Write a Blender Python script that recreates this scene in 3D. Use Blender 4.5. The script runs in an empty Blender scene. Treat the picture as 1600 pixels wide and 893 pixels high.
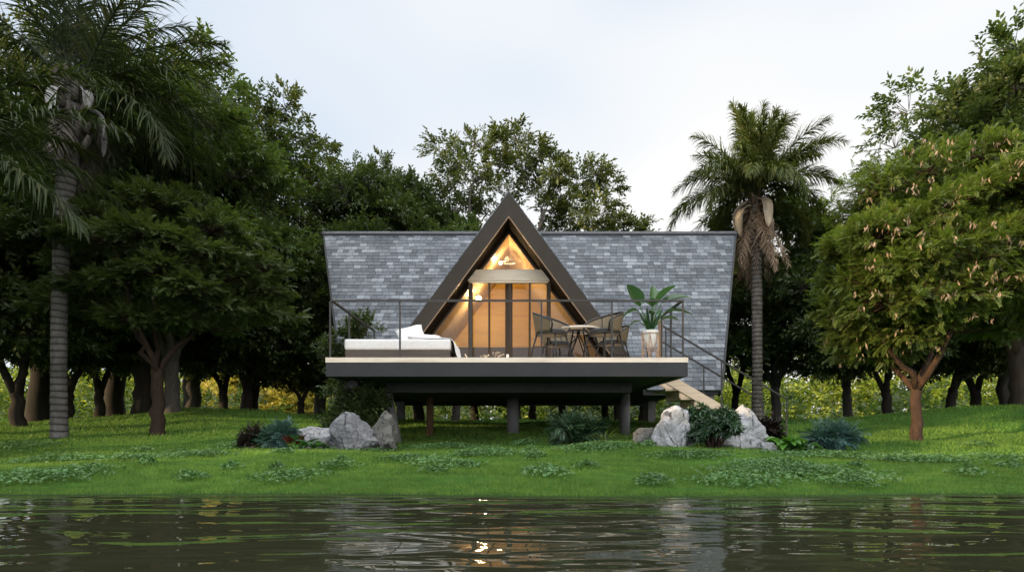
import bpy, math, random
import numpy as np
from mathutils import Vector, Matrix, noise as mnoise
R = math.radians
rng = np.random.default_rng(11)
random.seed(5)
scn = bpy.context.scene
col = scn.collection

# ------------------------------------------------------------------ node helpers
class NT:
    def __init__(s, name):
        s.m = bpy.data.materials.new(name); s.m.use_nodes = True
        s.t = s.m.node_tree; s.t.nodes.clear()
        s.out = s.n('ShaderNodeOutputMaterial')
    def n(s, typ, **kw):
        nd = s.t.nodes.new(typ)
        for k, v in kw.items(): setattr(nd, k, v)
        return nd
    def l(s, a, b): s.t.links.new(a, b)
    def coord(s, scale=(1, 1, 1), out='Object', rot=(0, 0, 0)):
        tc = s.n('ShaderNodeTexCoord'); mp = s.n('ShaderNodeMapping')
        mp.inputs['Scale'].default_value = scale; mp.inputs['Rotation'].default_value = rot
        s.l(tc.outputs[out], mp.inputs['Vector']); return mp.outputs['Vector']
    def noise(s, vec, scale, detail=4, rough=.55, dist=0):
        nd = s.n('ShaderNodeTexNoise')
        nd.inputs['Scale'].default_value = scale; nd.inputs['Detail'].default_value = detail
        nd.inputs['Roughness'].default_value = rough; nd.inputs['Distortion'].default_value = dist
        if vec is not None: s.l(vec, nd.inputs['Vector'])
        return nd.outputs['Fac']
    def ramp(s, fac, stops):
        nd = s.n('ShaderNodeValToRGB'); e = nd.color_ramp.elements
        while len(e) < len(stops): e.new(.5)
        for i, (p, c) in enumerate(stops):
            e[i].position = p
            e[i].color = (*c, 1) if hasattr(c, '__len__') else (c, c, c, 1)
        s.l(fac, nd.inputs['Fac']); return nd.outputs['Color']
    def mix(s, fac, a, b, mode='MIX'):
        nd = s.n('ShaderNodeMixRGB', blend_type=mode)
        for sock, v in ((nd.inputs['Fac'], fac), (nd.inputs['Color1'], a), (nd.inputs['Color2'], b)):
            if isinstance(v, bpy.types.NodeSocket): s.l(v, sock)
            elif hasattr(v, '__len__'): sock.default_value = (*v[:3], 1)
            elif sock.type == 'VALUE': sock.default_value = v
            else: sock.default_value = (v, v, v, 1)
        return nd.outputs['Color']
    def math(s, op, a, b=0.0):
        nd = s.n('ShaderNodeMath', operation=op)
        for i, v in enumerate((a, b)):
            if isinstance(v, bpy.types.NodeSocket): s.l(v, nd.inputs[i])
            else: nd.inputs[i].default_value = v
        return nd.outputs[0]
    def bump(s, h, strength=.5, dist=.02):
        nd = s.n('ShaderNodeBump'); nd.inputs['Strength'].default_value = strength
        nd.inputs['Distance'].default_value = dist; s.l(h, nd.inputs['Height']); return nd.outputs['Normal']
    def pbsdf(s, color, rough=.6, metal=0, normal=None, spec=.5):
        p = s.n('ShaderNodeBsdfPrincipled')
        for sock, v in ((p.inputs['Base Color'], color), (p.inputs['Roughness'], rough)):
            if isinstance(v, bpy.types.NodeSocket): s.l(v, sock)
            elif hasattr(v, '__len__'): sock.default_value = (*v[:3], 1)
            else: sock.default_value = v
        p.inputs['Metallic'].default_value = metal
        p.inputs['Specular IOR Level'].default_value = spec
        if normal is not None: s.l(normal, p.inputs['Normal'])
        return p
    def end(s, shader):
        s.l(shader.outputs[0], s.out.inputs['Surface']); return s.m

def mat_plain(name, c, rough=.6, metal=0, var=.25, scale=6, bump=.15, spec=.5):
    t = NT(name); v = t.coord()
    n1 = t.noise(v, scale, 6); n2 = t.noise(v, scale * 9, 3)
    a = tuple(x * (1 - var) for x in c); b = tuple(min(1, x * (1 + var)) for x in c)
    cc = t.ramp(n1, [(.3, a), (.7, b)])
    rr = t.ramp(n2, [(.3, max(0, rough - .1)), (.7, min(1, rough + .1))])
    return t.end(t.pbsdf(cc, rr, metal, t.bump(n2, bump, .01), spec))

def mat_wood(name, c1, c2, axis='X', rough=.5, knots=True, grain=14, bump=.2, spec=.4):
    t = NT(name)
    sc = {'X': (.08, 1, 1), 'Y': (1, .08, 1), 'Z': (1, 1, .08)}[axis]
    v = t.coord(sc)
    n1 = t.noise(v, grain, 6, .6, .6); n2 = t.noise(v, grain * 5, 3, .6)
    f = t.mix(.35, n1, n2)
    cc = t.ramp(f, [(.32, c2), (.52, c1), (.72, tuple(min(1, x * 1.1) for x in c1))])
    if knots:
        vo = t.n('ShaderNodeTexVoronoi'); vo.inputs['Scale'].default_value = 2.2
        t.l(t.coord((.5, 1, 1) if axis == 'X' else (1, 1, .5)), vo.inputs['Vector'])
        k = t.ramp(vo.outputs['Distance'], [(.04, 1), (.12, 0)])
        cc = t.mix(k, cc, tuple(x * .45 for x in c2))
    isl = t.n('ShaderNodeNewGeometry')
    g = t.ramp(isl.outputs['Random Per Island'], [(0, .82), (1, 1.08)])
    cc = t.mix(1, cc, g, 'MULTIPLY')
    return t.end(t.pbsdf(cc, rough, 0, t.bump(f, bump, .01), spec))

def mat_leaf(name, c1, c2, c3=None, trans=.3, rough=.45, nscale=.9, tcol=None, spec=.35, fine=0):
    t = NT(name)
    g = t.n('ShaderNodeNewGeometry')
    cc = t.ramp(g.outputs['Random Per Island'], [(0, c1), (.75, c2), (1, c3 or c2)])
    n = t.noise(t.coord(), nscale, 3)
    k = t.ramp(n, [(.3, .7), (.7, 1.25)])
    cc = t.mix(1, cc, k, 'MULTIPLY')
    if fine: cc = t.mix(1, cc, t.ramp(t.noise(t.coord(), fine, 5, .7), [(.34, (.55, .6, .6)), (.5, .95), (.68, (1.35, 1.2, 1.1))]), 'MULTIPLY')
    p = t.pbsdf(cc, rough, 0, None, spec)
    tr = t.n('ShaderNodeBsdfTranslucent')
    t.l(t.mix(1, cc, tcol or (1.25, 1.3, .55), 'MULTIPLY'), tr.inputs['Color'])
    ms = t.n('ShaderNodeMixShader'); ms.inputs['Fac'].default_value = trans
    t.l(p.outputs[0], ms.inputs[1]); t.l(tr.outputs[0], ms.inputs[2])
    return t.end(ms)

def mat_bark(name, c1, c2, scale=5, strength=.8, moss=None):
    t = NT(name); v = t.coord((1, 1, .25))
    n = t.noise(v, scale, 8, .65, .8); n2 = t.noise(t.coord(), scale * 6, 4, .7)
    f = t.mix(.4, n, n2)
    cc = t.ramp(f, [(.35, c1), (.62, c2)])
    if moss:
        cc = t.mix(t.ramp(t.noise(t.coord(), 1.2, 4), [(.5, 0), (.65, .7)]), cc, moss)
    return t.end(t.pbsdf(cc, .9, 0, t.bump(f, strength, .04), .2))

def mat_emit(name, c, s):
    t = NT(name); e = t.n('ShaderNodeEmission')
    e.inputs['Color'].default_value = (*c, 1); e.inputs['Strength'].default_value = s
    return t.end(e)

# ------------------------------------------------------------------ mesh builder
class MB:
    def __init__(s): s.v = []; s.f = []; s.mi = []; s.tint = []
    def add(s, V, F, mi=0, tint=None):
        o = len(s.v); s.v += [tuple(p) for p in V]
        for f in F: s.f.append(tuple(o + i for i in f)); s.mi.append(mi); s.tint.append(tint)
        return s
    def box(s, a, b, mi=0):
        x0, y0, z0 = a; x1, y1, z1 = b
        V = [(x0, y0, z0), (x1, y0, z0), (x1, y1, z0), (x0, y1, z0), (x0, y0, z1), (x1, y0, z1), (x1, y1, z1), (x0, y1, z1)]
        return s.hexa(V, mi)
    def hexa(s, V, mi=0):
        return s.add(V, [(3, 2, 1, 0), (4, 5, 6, 7), (0, 1, 5, 4), (1, 2, 6, 5), (2, 3, 7, 6), (3, 0, 4, 7)], mi)
    def bar(s, a, b, w, h=None, up=(0, 0, 1), mi=0):
        a = Vector(a); b = Vector(b); d = (b - a).normalized(); up = Vector(up)
        x = d.cross(up)
        if x.length < 1e-4: x = d.cross(Vector((0, 1, 0)))
        x.normalize(); y = x.cross(d).normalized(); h = h or w
        x *= w / 2; y *= h / 2
        return s.hexa([a - x - y, a + x - y, a + x + y, a - x + y, b - x - y, b + x - y, b + x + y, b - x + y], mi)
    def tube(s, P, rad, n=8, mi=0, cap=True, closed=False):
        P = [Vector(p) for p in P]; m = len(P)
        if not hasattr(rad, '__len__'): rad = [rad] * m
        o = len(s.v); ref = Vector((0, 0, 1)); F = []
        px = None
        for i in range(m):
            d = (P[(i + 1) % m] - P[i - 1]) if closed else (P[min(i + 1, m - 1)] - P[max(i - 1, 0)])
            d.normalize()
            if px is None:
                px = d.cross(ref)
                if px.length < .05: px = d.cross(Vector((0, 1, 0)))
            px = (px - d * px.dot(d)).normalized(); py = d.cross(px)
            for k in range(n):
                a = 2 * math.pi * k / n
                s.v.append(tuple(P[i] + (px * math.cos(a) + py * math.sin(a)) * rad[i]))
        for i in range(m if closed else m - 1):
            j = (i + 1) % m
            for k in range(n):
                F.append((o + i * n + k, o + i * n + (k + 1) % n, o + j * n + (k + 1) % n, o + j * n + k))
        if cap and not closed:
            F.append(tuple(o + k for k in range(n - 1, -1, -1))); F.append(tuple(o + (m - 1) * n + k for k in range(n)))
        for f in F: s.f.append(f); s.mi.append(mi); s.tint.append(None)
        return s
    def lathe(s, prof, c=(0, 0, 0), n=24, mi=0):
        o = len(s.v); m = len(prof); F = []
        for r, z in prof:
            for k in range(n):
                a = 2 * math.pi * k / n
                s.v.append((c[0] + r * math.cos(a), c[1] + r * math.sin(a), c[2] + z))
        for i in range(m - 1):
            for k in range(n):
                F.append((o + i * n + k, o + i * n + (k + 1) % n, o + (i + 1) * n + (k + 1) % n, o + (i + 1) * n + k))
        F.append(tuple(o + k for k in range(n - 1, -1, -1))); F.append(tuple(o + (m - 1) * n + k for k in range(n)))
        for f in F: s.f.append(f); s.mi.append(mi); s.tint.append(None)
        return s
    def build(s, name, mats, parent=None, smooth=False, world=True, bevel=0):
        me = bpy.data.meshes.new(name); me.from_pydata(s.v, [], s.f)
        mats = mats if isinstance(mats, (list, tuple)) else [mats]
        for m in mats: me.materials.append(m)
        if len(mats) > 1: me.polygons.foreach_set('material_index', s.mi)
        if any(t is not None for t in s.tint):
            at = me.attributes.new('tint', 'FLOAT', 'FACE')
            at.data.foreach_set('value', [0 if t is None else t for t in s.tint])
        if smooth: me.polygons.foreach_set('use_smooth', [True] * len(s.f))
        me.update()
        return link(name, me, parent, world, bevel)

def link(name, me, parent=None, world=True, bevel=0):
    o = bpy.data.objects.new(name, me); col.objects.link(o)
    if parent is not None:
        o.parent = parent
        if world:
            p = parent; L = Vector()
            while p is not None: L += p.location; p = p.parent
            o.location = -L
    if bevel:
        b = o.modifiers.new('bevel', 'BEVEL'); b.width = bevel; b.segments = 2; b.limit_method = 'ANGLE'
    return o

def npmesh(name, V, F, mat, parent=None, world=True, smooth=False):
    """V (n,3), F (m,3|4) numpy -> mesh object"""
    me = bpy.data.meshes.new(name)
    k = F.shape[1]
    me.vertices.add(len(V)); me.vertices.foreach_set('co', np.ascontiguousarray(V, dtype=np.float32).ravel())
    me.loops.add(F.size); me.loops.foreach_set('vertex_index', np.ascontiguousarray(F, dtype=np.int32).ravel())
    me.polygons.add(len(F))
    me.polygons.foreach_set('loop_start', np.arange(0, F.size, k, dtype=np.int32))
    if smooth: me.polygons.foreach_set('use_smooth', np.ones(len(F), dtype=bool))
    me.materials.append(mat); me.update(calc_edges=True)
    return link(name, me, parent, world)

def tag(o, label=None, cat=None, group=None, kind=None):
    if label: o['label'] = label
    if cat: o['category'] = cat
    if group: o['group'] = group
    if kind: o['kind'] = kind
    return o

def empty(name, loc, label=None, cat=None, group=None, rz=0):
    o = bpy.data.objects.new(name, None); col.objects.link(o)
    o.empty_display_size = .1
    o.location = loc; o.rotation_euler = (0, 0, rz)
    return tag(o, label, cat, group)

def dup(root, loc, rz=0, sc=(1, 1, 1), label=None, group=None):
    r = root.copy(); col.objects.link(r); r.location = loc; r.rotation_euler = (0, 0, rz); r.scale = sc
    if label: r['label'] = label
    if group: r['group'] = group
    for ch in list(root.children):
        c = ch.copy(); col.objects.link(c); c.parent = r
        for g in list(ch.children):
            d = g.copy(); col.objects.link(d); d.parent = c
    return r

# ------------------------------------------------------------------ terrain
_gy = np.array([-60, 1, 3.4, 4.29, 5.2, 9.5, 13, 17, 21, 30, 45, 70, 120, 900.])
_gz = np.array([-2., -.9, -.22, 0, .035, .15, .37, .56, .74, .95, 1.0, 1.4, 2.5, 6.])
def gz(x, y):
    x = np.asarray(x, float); y = np.asarray(y, float)
    s = .18 * np.sin(x * .42 + 1.1) * .5 + .07 * np.sin(x * 1.3 + .4)          # wandering waterline
    z = np.interp(y + s * np.clip((7 - np.abs(y - 4.3)) / 7, 0, 1), _gy, _gz)
    z = z + .52 * np.exp(-((x + 8.4) / 4.3) ** 2 - ((y - 17) / 3.6) ** 2)
    z = z + .62 * np.exp(-((x - 14.5) / 5.0) ** 2 - ((y - 15.5) / 4.2) ** 2)
    z = z + .10 * np.exp(-((x + 13.5) / 3.5) ** 2 - ((y - 13) / 3) ** 2)
    k = np.clip((-x - 9.5) / 3.5, 0, 1) * np.clip((y + 15) / 4, 0, 1); k = k * k * (3 - 2 * k)
    z = z + k * np.maximum(0, .35 - z)
    w = np.clip((y - 5) / 4, 0, 1)
    z = z + w * .035 * (np.sin(x * .9 + y * .6) + np.sin(x * .43 - y * .8 + 2) + .6 * np.sin(x * 2.1 + y * 1.7))
    return z
def G(x, y): return float(gz(x, y))
def PX(px, d): return (px - 800) * d / 900
def PZ(py, d): return .5 + (670 - py) * d / 900

# ------------------------------------------------------------------ materials
M = {}
def slate():
    t = NT('slate'); at = t.n('ShaderNodeAttribute'); at.attribute_name = 'tint'
    c = t.ramp(at.outputs['Fac'], [(0, (.060, .068, .079)), (.35, (.088, .099, .113)), (.72, (.130, .143, .160)), (1, (.205, .222, .242))])
    n = t.noise(t.coord(), 30, 5, .65); n2 = t.noise(t.coord((1, 1, .3)), 1.3, 5, .6)
    c = t.mix(1, c, t.ramp(n, [(.3, .8), (.7, 1.12)]), 'MULTIPLY')
    c = t.mix(1, c, t.ramp(n2, [(.3, .8), (.7, 1.1)]), 'MULTIPLY')
    return t.end(t.pbsdf(c, .62, 0, t.bump(n, .35, .01), .35))
M['slate'] = slate()
M['underlay'] = mat_plain('roof_underlay', (.05, .05, .055), .9)
M['ridge'] = mat_plain('ridge_slate', (.16, .175, .195), .65, 0, .2, 5)
M['fascia'] = mat_plain('bronze_metal', (.036, .029, .022), .6, 0, .12, 3, .05, .15)
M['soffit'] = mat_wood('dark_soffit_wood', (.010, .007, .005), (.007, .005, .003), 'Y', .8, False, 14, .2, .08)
M['trim'] = mat_wood('trim_wood', (.24, .15, .085), (.15, .09, .05), 'Z', .5, False)
M['steel'] = mat_plain('charcoal_steel', (.022, .0225, .024), .55, 0, .15, 3, .05, .25)
M['rail'] = mat_plain('rail_metal', (.034, .031, .028), .5, 0, .15, 8, .05, .3)
M['deckwood'] = mat_wood('pale_pine', (.66, .56, .45), (.48, .37, .27), 'X', .55)
M['stairwood'] = mat_wood('stair_pine', (.62, .48, .34), (.45, .31, .20), 'X', .55)
M['header'] = mat_wood('header_pine', (.60, .51, .38), (.44, .34, .23), 'X', .5)
M['frame'] = mat_wood('frame_dark', (.055, .038, .025), (.035, .025, .016), 'Z', .6, False, 14, .2, .15)
M['plywood'] = mat_wood('honey_plywood', (.56, .335, .058), (.45, .25, .042), 'X', .45, False, 6, .05)
M['birch'] = mat_wood('birch_lining', (.66, .50, .32), (.52, .37, .21), 'Y', .5, False, 8, .05)
M['wainscot'] = mat_wood('walnut_panel', (.045, .024, .011), (.028, .015, .007), 'X', .45, False)
M['under'] = mat_plain('underside_board', (.035, .035, .036), .8, 0, .2, 2)
M['concrete'] = mat_plain('concrete', (.13, .128, .13), .85, 0, .25, 4, .3)
M['brownpost'] = mat_bark('brown_post', (.06, .035, .02), (.12, .07, .04), 4, .4)
M['linen'] = mat_plain('linen', (.58, .565, .55), .9, 0, .05, 14, .25)
M['bedbase'] = mat_wood('bed_base_wood', (.06, .042, .03), (.035, .025, .018), 'X', .5, False)
M['black'] = mat_plain('black_tube', (.022, .02, .018), .35, .4, .15, 9, .05)
M['cushion'] = mat_plain('black_cushion', (.03, .029, .028), .8, 0, .3, 12, .3)
M['ceramic'] = mat_plain('ceramic', (.68, .65, .6), .4, 0, .06, 5, .05)
M['legwood'] = mat_wood('stand_wood', (.45, .30, .20), (.32, .20, .13), 'Z', .5, False)
M['soil'] = mat_plain('soil', (.04, .028, .02), .95, 0, .4, 30, .6)
def rattan():
    t = NT('rattan'); v = t.coord()
    w = t.n('ShaderNodeTexWave'); w.inputs['Scale'].default_value = 26; w.bands_direction = 'Z'; t.l(v, w.inputs['Vector'])
    w2 = t.n('ShaderNodeTexWave'); w2.inputs['Scale'].default_value = 26; w2.bands_direction = 'DIAGONAL'; t.l(v, w2.inputs['Vector'])
    f = t.mix(.5, w.outputs['Fac'], w2.outputs['Fac'])
    c = t.ramp(f, [(.35, (.045, .03, .018)), (.65, (.27, .20, .11))])
    return t.end(t.pbsdf(c, .6, 0, t.bump(f, .5, .01)))
M['rattan'] = rattan()
M['yellow'] = mat_plain('yellow_glaze', (.62, .5, .06), .4, 0, .1, 8)
M['tray'] = mat_wood('tray_wood', (.72, .56, .34), (.55, .4, .22), 'X', .5, False)
M['blossom'] = mat_leaf('dry_blossom', (.72, .6, .48), (.8, .7, .6), (.5, .22, .12), .2)
M['wax'] = mat_plain('candle_wax', (.8, .72, .58), .5, 0, .05)
def glass():
    t = NT('window_glass'); fr = t.n('ShaderNodeFresnel'); fr.inputs['IOR'].default_value = 1.45
    a = t.n('ShaderNodeBsdfTransparent'); a.inputs['Color'].default_value = (.95, .96, .95, 1)
    b = t.n('ShaderNodeBsdfGlossy'); b.inputs['Roughness'].default_value = .02
    ms = t.n('ShaderNodeMixShader'); t.l(t.math('MULTIPLY', fr.outputs[0], .9), ms.inputs[0])
    t.l(a.outputs[0], ms.inputs[1]); t.l(b.outputs[0], ms.inputs[2]); return t.end(ms)
M['glass'] = glass()
def rockmat(name, a, b, vein):
    t = NT(name); v = t.coord()
    n = t.noise(v, 3.2, 10, .68, 1.2); n2 = t.noise(t.coord((1.6, 1, .7), rot=(.4, .5, .2)), 2.6, 8, .7, 2.0)
    c = t.ramp(n, [(.3, a), (.62, b)])
    c = t.mix(t.ramp(n2, [(.54, 0), (.60, 1)]), c, vein)
    nb = t.noise(v, 11, 8, .7)
    return t.end(t.pbsdf(c, .8, 0, t.bump(t.mix(.5, n2, nb), 1, .09), .3))
M['rock_white'] = rockmat('white_marble_rock', (.17, .17, .18), (.40, .40, .41), (.05, .05, .055))
M['rock_grey'] = rockmat('grey_rock', (.085, .085, .092), (.19, .19, .20), (.03, .03, .033))
M['rock_dark'] = rockmat('dark_grey_rock', (.07, .067, .062), (.145, .14, .13), (.03, .03, .03))
M['bark_dark'] = mat_bark('dark_bark', (.012, .010, .008), (.035, .028, .022), moss=(.03, .035, .015))
M['bark_grey'] = mat_bark('grey_bark', (.035, .031, .028), (.10, .088, .078))
M['bark_red'] = mat_bark('red_brown_bark', (.022, .0135, .0095), (.085, .048, .031), 7, 1.0)
M['bark_brown'] = mat_bark('brown_bark', (.016, .010, .007), (.045, .028, .019))
def ringed(name, a, b, per):
    t = NT(name); w_ = t.n('ShaderNodeTexWave', bands_direction='Z'); w_.inputs['Scale'].default_value = .314 / per
    w_.inputs['Distortion'].default_value = 1.6; w_.inputs['Detail'].default_value = 3; w_.inputs['Detail Scale'].default_value = 1.5
    t.l(t.coord(), w_.inputs['Vector'])
    n = t.noise(t.coord((1, 1, .4)), 8, 7, .65); n2 = t.noise(t.coord(), 1.1, 4)
    f = t.ramp(w_.outputs['Fac'], [(0, 0), (.22, .75), (1, 1)])
    c = t.mix(f, tuple(x * .5 for x in a), t.ramp(n, [(.3, a), (.7, b)]))
    c = t.mix(1, c, t.ramp(n2, [(.35, .65), (.65, 1.15)]), 'MULTIPLY')
    return t.end(t.pbsdf(c, .9, 0, t.bump(t.mix(.5, f, n), .7, .03), .2))
M['palm_bark'] = ringed('palm_bark', (.10, .083, .068), (.24, .21, .18), .15)
M['palm_bark_dark'] = ringed('palm_bark_dark', (.07, .066, .062), (.16, .15, .142), .13)
M['boots'] = mat_bark('dead_leaf_base', (.06, .04, .028), (.20, .14, .095), 6, .6)
M['boots_grey'] = mat_bark('grey_leaf_base', (.035, .030, .027), (.10, .088, .078), 6, .6)
M['spathe'] = mat_bark('dry_spathe', (.26, .2, .14), (.50, .41, .30), 5, .3)
M['spathe_grey'] = mat_bark('grey_dry_spathe', (.17, .16, .155), (.36, .35, .35), 5, .3)
M['leaf_dark'] = mat_leaf('leaf_dark', (.034, .053, .017), (.056, .080, .026), (.098, .12, .036), .34)
M['leaf_olive'] = mat_leaf('leaf_olive', (.045, .060, .018), (.072, .092, .026), (.12, .125, .036), .34)
M['leaf_mid'] = mat_leaf('leaf_mid', (.044, .072, .020), (.068, .105, .029), (.105, .145, .038), .34)
M['leaf_feather'] = mat_leaf('leaf_feather', (.046, .066, .020), (.068, .094, .027), (.095, .125, .038), .34)
M['leaf_gold'] = mat_leaf('leaf_gold', (.070, .106, .020), (.10, .145, .027), (.16, .18, .038), .40)
M['leaf_palm'] = mat_leaf('leaf_palm', (.055, .074, .021), (.08, .104, .030), (.15, .15, .055), .25, .6, spec=.15)
M['leaf_palm_dark'] = mat_leaf('leaf_palm_dark', (.022, .034, .011), (.036, .054, .016), (.075, .075, .026), .25, .65)
M['leaf_dry_grey'] = mat_leaf('leaf_dry_grey', (.05, .042, .036), (.085, .07, .06), (.12, .10, .088), .08, .8, tcol=(1, .9, .8))
M['leaf_dry'] = mat_leaf('leaf_dry', (.13, .088, .055), (.22, .15, .095), (.32, .23, .15), .1, .7, tcol=(1, .8, .5))
M['leaf_blue'] = mat_leaf('leaf_blue', (.035, .085, .075), (.055, .12, .11), (.09, .16, .14), .2)
M['leaf_bush'] = mat_leaf('leaf_bush', (.022, .052, .024), (.035, .078, .035), (.05, .1, .045), .12, .3, spec=.5)
M['leaf_big'] = mat_leaf('leaf_big', (.03, .075, .03), (.045, .11, .04), (.07, .15, .05), .25, .28, spec=.5)
M['leaf_bright'] = mat_leaf('leaf_bright', (.05, .14, .02), (.08, .2, .03), (.12, .25, .04), .3, .35)
M['leaf_red'] = mat_leaf('leaf_red', (.045, .014, .010), (.085, .02, .013), (.1, .03, .015), .25, .35, tcol=(1.2, .6, .5))
M['leaf_maroon'] = mat_leaf('leaf_maroon', (.016, .012, .010), (.026, .016, .013), (.014, .022, .011), .15, .35)
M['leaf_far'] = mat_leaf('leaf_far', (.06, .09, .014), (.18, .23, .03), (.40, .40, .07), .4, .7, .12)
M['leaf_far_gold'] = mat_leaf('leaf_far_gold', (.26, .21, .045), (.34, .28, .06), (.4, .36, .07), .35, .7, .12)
M['pods'] = mat_leaf('seed_pods', (.24, .165, .105), (.32, .23, .15), (.36, .27, .21), .2, .6, tcol=(1, .9, .7))
M['blade'] = mat_leaf('grass_blades', (.088, .168, .030), (.118, .215, .038), (.17, .26, .05), .3, .5, .45, tcol=(1.1, 1.25, .5), spec=.2, fine=4.5)
M['clover'] = mat_leaf('clover_leaf', (.06, .13, .042), (.09, .185, .062), (.14, .24, .09), .25, .5, 1.5)
def ground_mat():
    t = NT('lawn_soil'); v = t.coord()
    n = t.noise(v, .5, 6, .6); n2 = t.noise(v, 14, 6, .7); n3 = t.noise(v, 90, 3, .7)
    c = t.ramp(n2, [(.3, (.026, .072, .012)), (.55, (.045, .13, .018)), (.75, (.075, .18, .028))])
    c = t.mix(1, c, t.ramp(n, [(.3, .75), (.7, 1.2)]), 'MULTIPLY')
    c = t.mix(t.ramp(n3, [(.55, 0), (.75, .5)]), c, (.02, .045, .01))
    sp = t.n('ShaderNodeSeparateXYZ'); t.l(v, sp.inputs[0])
    mud = t.math('MULTIPLY', t.math('SUBTRACT', .012, sp.outputs['Z']), 60)
    cl = t.n('ShaderNodeClamp'); t.l(mud, cl.inputs[0])
    c = t.mix(cl.outputs[0], c, (.022, .018, .012))
    return t.end(t.pbsdf(c, .95, 0, t.bump(t.mix(.5, n2, n3), 1, .05), .1))
M['ground'] = ground_mat()
def water_mat():
    t = NT('pond_water')
    a = t.noise(t.coord((.62, 1.9, 1)), 1.3, 2, .5, .7)
    b = t.noise(t.coord((.8, 2.6, 1), rot=(0, 0, .08)), 3.4, 1.5, .45, .5)
    h = t.math('ADD', t.math('MULTIPLY', a, 1.0), t.math('MULTIPLY', b, .15))
    n = t.bump(h, 1.0, .033)
    p = t.pbsdf((.022, .0235, .0125), .015, 0, n, .5); p.inputs['IOR'].default_value = 1.33
    return t.end(p)
M['water'] = water_mat()

# ------------------------------------------------------------------ setting
def terrain():
    xs = np.concatenate([np.linspace(-420, -34, 20)[:-1], np.linspace(-34, 34, 273), np.linspace(34, 420, 20)[1:]])
    ys = np.concatenate([np.linspace(-60, 2, 16)[:-1], np.linspace(2, 26, 161), np.linspace(26, 60, 35)[1:], np.linspace(60, 700, 25)[1:]])
    X, Y = np.meshgrid(xs, ys); Z = gz(X, Y)
    V = np.stack([X, Y, Z], -1).reshape(-1, 3)
    nx, ny = len(xs), len(ys)
    i = (np.arange(ny - 1)[:, None] * nx + np.arange(nx - 1)[None]).ravel()
    F = np.stack([i, i + 1, i + nx + 1, i + nx], -1)
    o = npmesh('ground', V, F, M['ground'], smooth=True)
    tag(o, 'grassy bank rising from the pond edge', 'ground', kind='structure')
terrain()
w = MB(); w.add([(-420, -60, 0), (420, -60, 0), (420, 5.4, 0), (-420, 5.4, 0)], [(0, 1, 2, 3)])
tag(w.build('water', M['water']), 'dark rippled pond water in front of the lawn', 'water', kind='structure')

# ------------------------------------------------------------------ foliage kit
def unit(v): return v / np.maximum(np.linalg.norm(v, axis=-1, keepdims=True), 1e-9)
def rnd_dirs(n, r=rng): return unit(r.normal(size=(n, 3)))

def leaf_quad(base, d, up, L, W, fold=.12, droop=.1):
    d = np.array(d, float); d /= np.linalg.norm(d); up = np.array(up, float)
    x = np.cross(d, up); x /= np.linalg.norm(x) + 1e-9; z = np.cross(x, d)
    b = np.array(base, float)
    return np.array([b, b + d * L * .42 + x * W * .5 + z * fold * L, b + d * L - z * droop * L, b + d * L * .42 - x * W * .5 + z * fold * L])

def tmpl_broad(seed, n=7, leaf=.42, wid=.5):
    r = np.random.default_rng(seed); V = []; F = []
    for i in range(n):
        t = .15 + .8 * i / (n - 1); s = 1 if i % 2 else -1
        a = R(55 - 25 * t) * s + r.normal() * .25
        if i == n - 1: a = r.normal() * .2
        d = np.array([math.sin(a), math.cos(a), r.normal() * .3 - .1])
        up = np.array([r.normal() * .35, r.normal() * .35, 1])
        q = leaf_quad((0, t, r.normal() * .03), d, up, leaf * r.uniform(.8, 1.15), leaf * wid)
        k = len(V); V += list(q); F += [(k, k + 1, k + 2), (k, k + 2, k + 3)]
    return np.array(V), np.array(F)

def tmpl_pinnate(seed, pairs=7, ll=.34, lw=.11):
    r = np.random.default_rng(seed); V = []; F = []
    for i in range(pairs):
        t = .12 + .85 * i / (pairs - 1); y = t; z = -.22 * t * t
        for s in (-1, 1):
            a = R(62 - 26 * t) * s + r.normal() * .08
            d = np.array([math.sin(a), math.cos(a), -.22 + r.normal() * .1])
            q = leaf_quad((0, y, z), d, (r.normal() * .2, .2, 1), ll * (1 - .45 * abs(t - .45)) * r.uniform(.85, 1.1), lw, .04, .12)
            k = len(V); V += list(q); F += [(k, k + 1, k + 2), (k, k + 2, k + 3)]
    return np.array(V), np.array(F)

def tmpl_whorl(seed, n=9, ll=.75, lw=.2):
    r = np.random.default_rng(seed); V = []; F = []
    for i in range(n):
        a = 2 * math.pi * i / n + r.normal() * .2; e = r.uniform(.25, 1.0)
        d = np.array([math.cos(a) * math.cos(e), math.sin(e), math.sin(a) * math.cos(e)])
        q = leaf_quad((0, r.uniform(0, .2), 0), d, (0, 1, .2), ll * r.uniform(.75, 1.1), lw, .06, .18)
        k = len(V); V += list(q); F += [(k, k + 1, k + 2), (k, k + 2, k + 3)]
    return np.array(V), np.array(F)

BROAD = [tmpl_broad(i) for i in range(4)]
NARROW = [tmpl_broad(20 + i, 8, .42, .3) for i in range(4)]
PINN = [tmpl_pinnate(40 + i) for i in range(4)]
WHORL = [tmpl_whorl(60 + i) for i in range(4)]
FERN = [tmpl_pinnate(70 + i, 12, .34, .05) for i in range(4)]

def bake(T, pos, dirs, up, size, r=rng):
    y = unit(dirs); x = unit(np.cross(y, up)); z = np.cross(x, y)
    Rm = np.stack([x, y, z], -1) * np.asarray(size)[:, None, None]
    pick = r.integers(0, len(T), len(pos)); Vs = []; Fs = []; o = 0
    for k, (tv, tf) in enumerate(T):
        m = pick == k
        if not m.any(): continue
        v = np.einsum('nij,vj->nvi', Rm[m], tv) + pos[m][:, None, :]
        nv = len(tv); n = m.sum()
        f = tf[None] + (o + np.arange(n) * nv)[:, None, None]
        Vs.append(v.reshape(-1, 3)); Fs.append(f.reshape(-1, 3)); o += n * nv
    return np.concatenate(Vs), np.concatenate(Fs)

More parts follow.
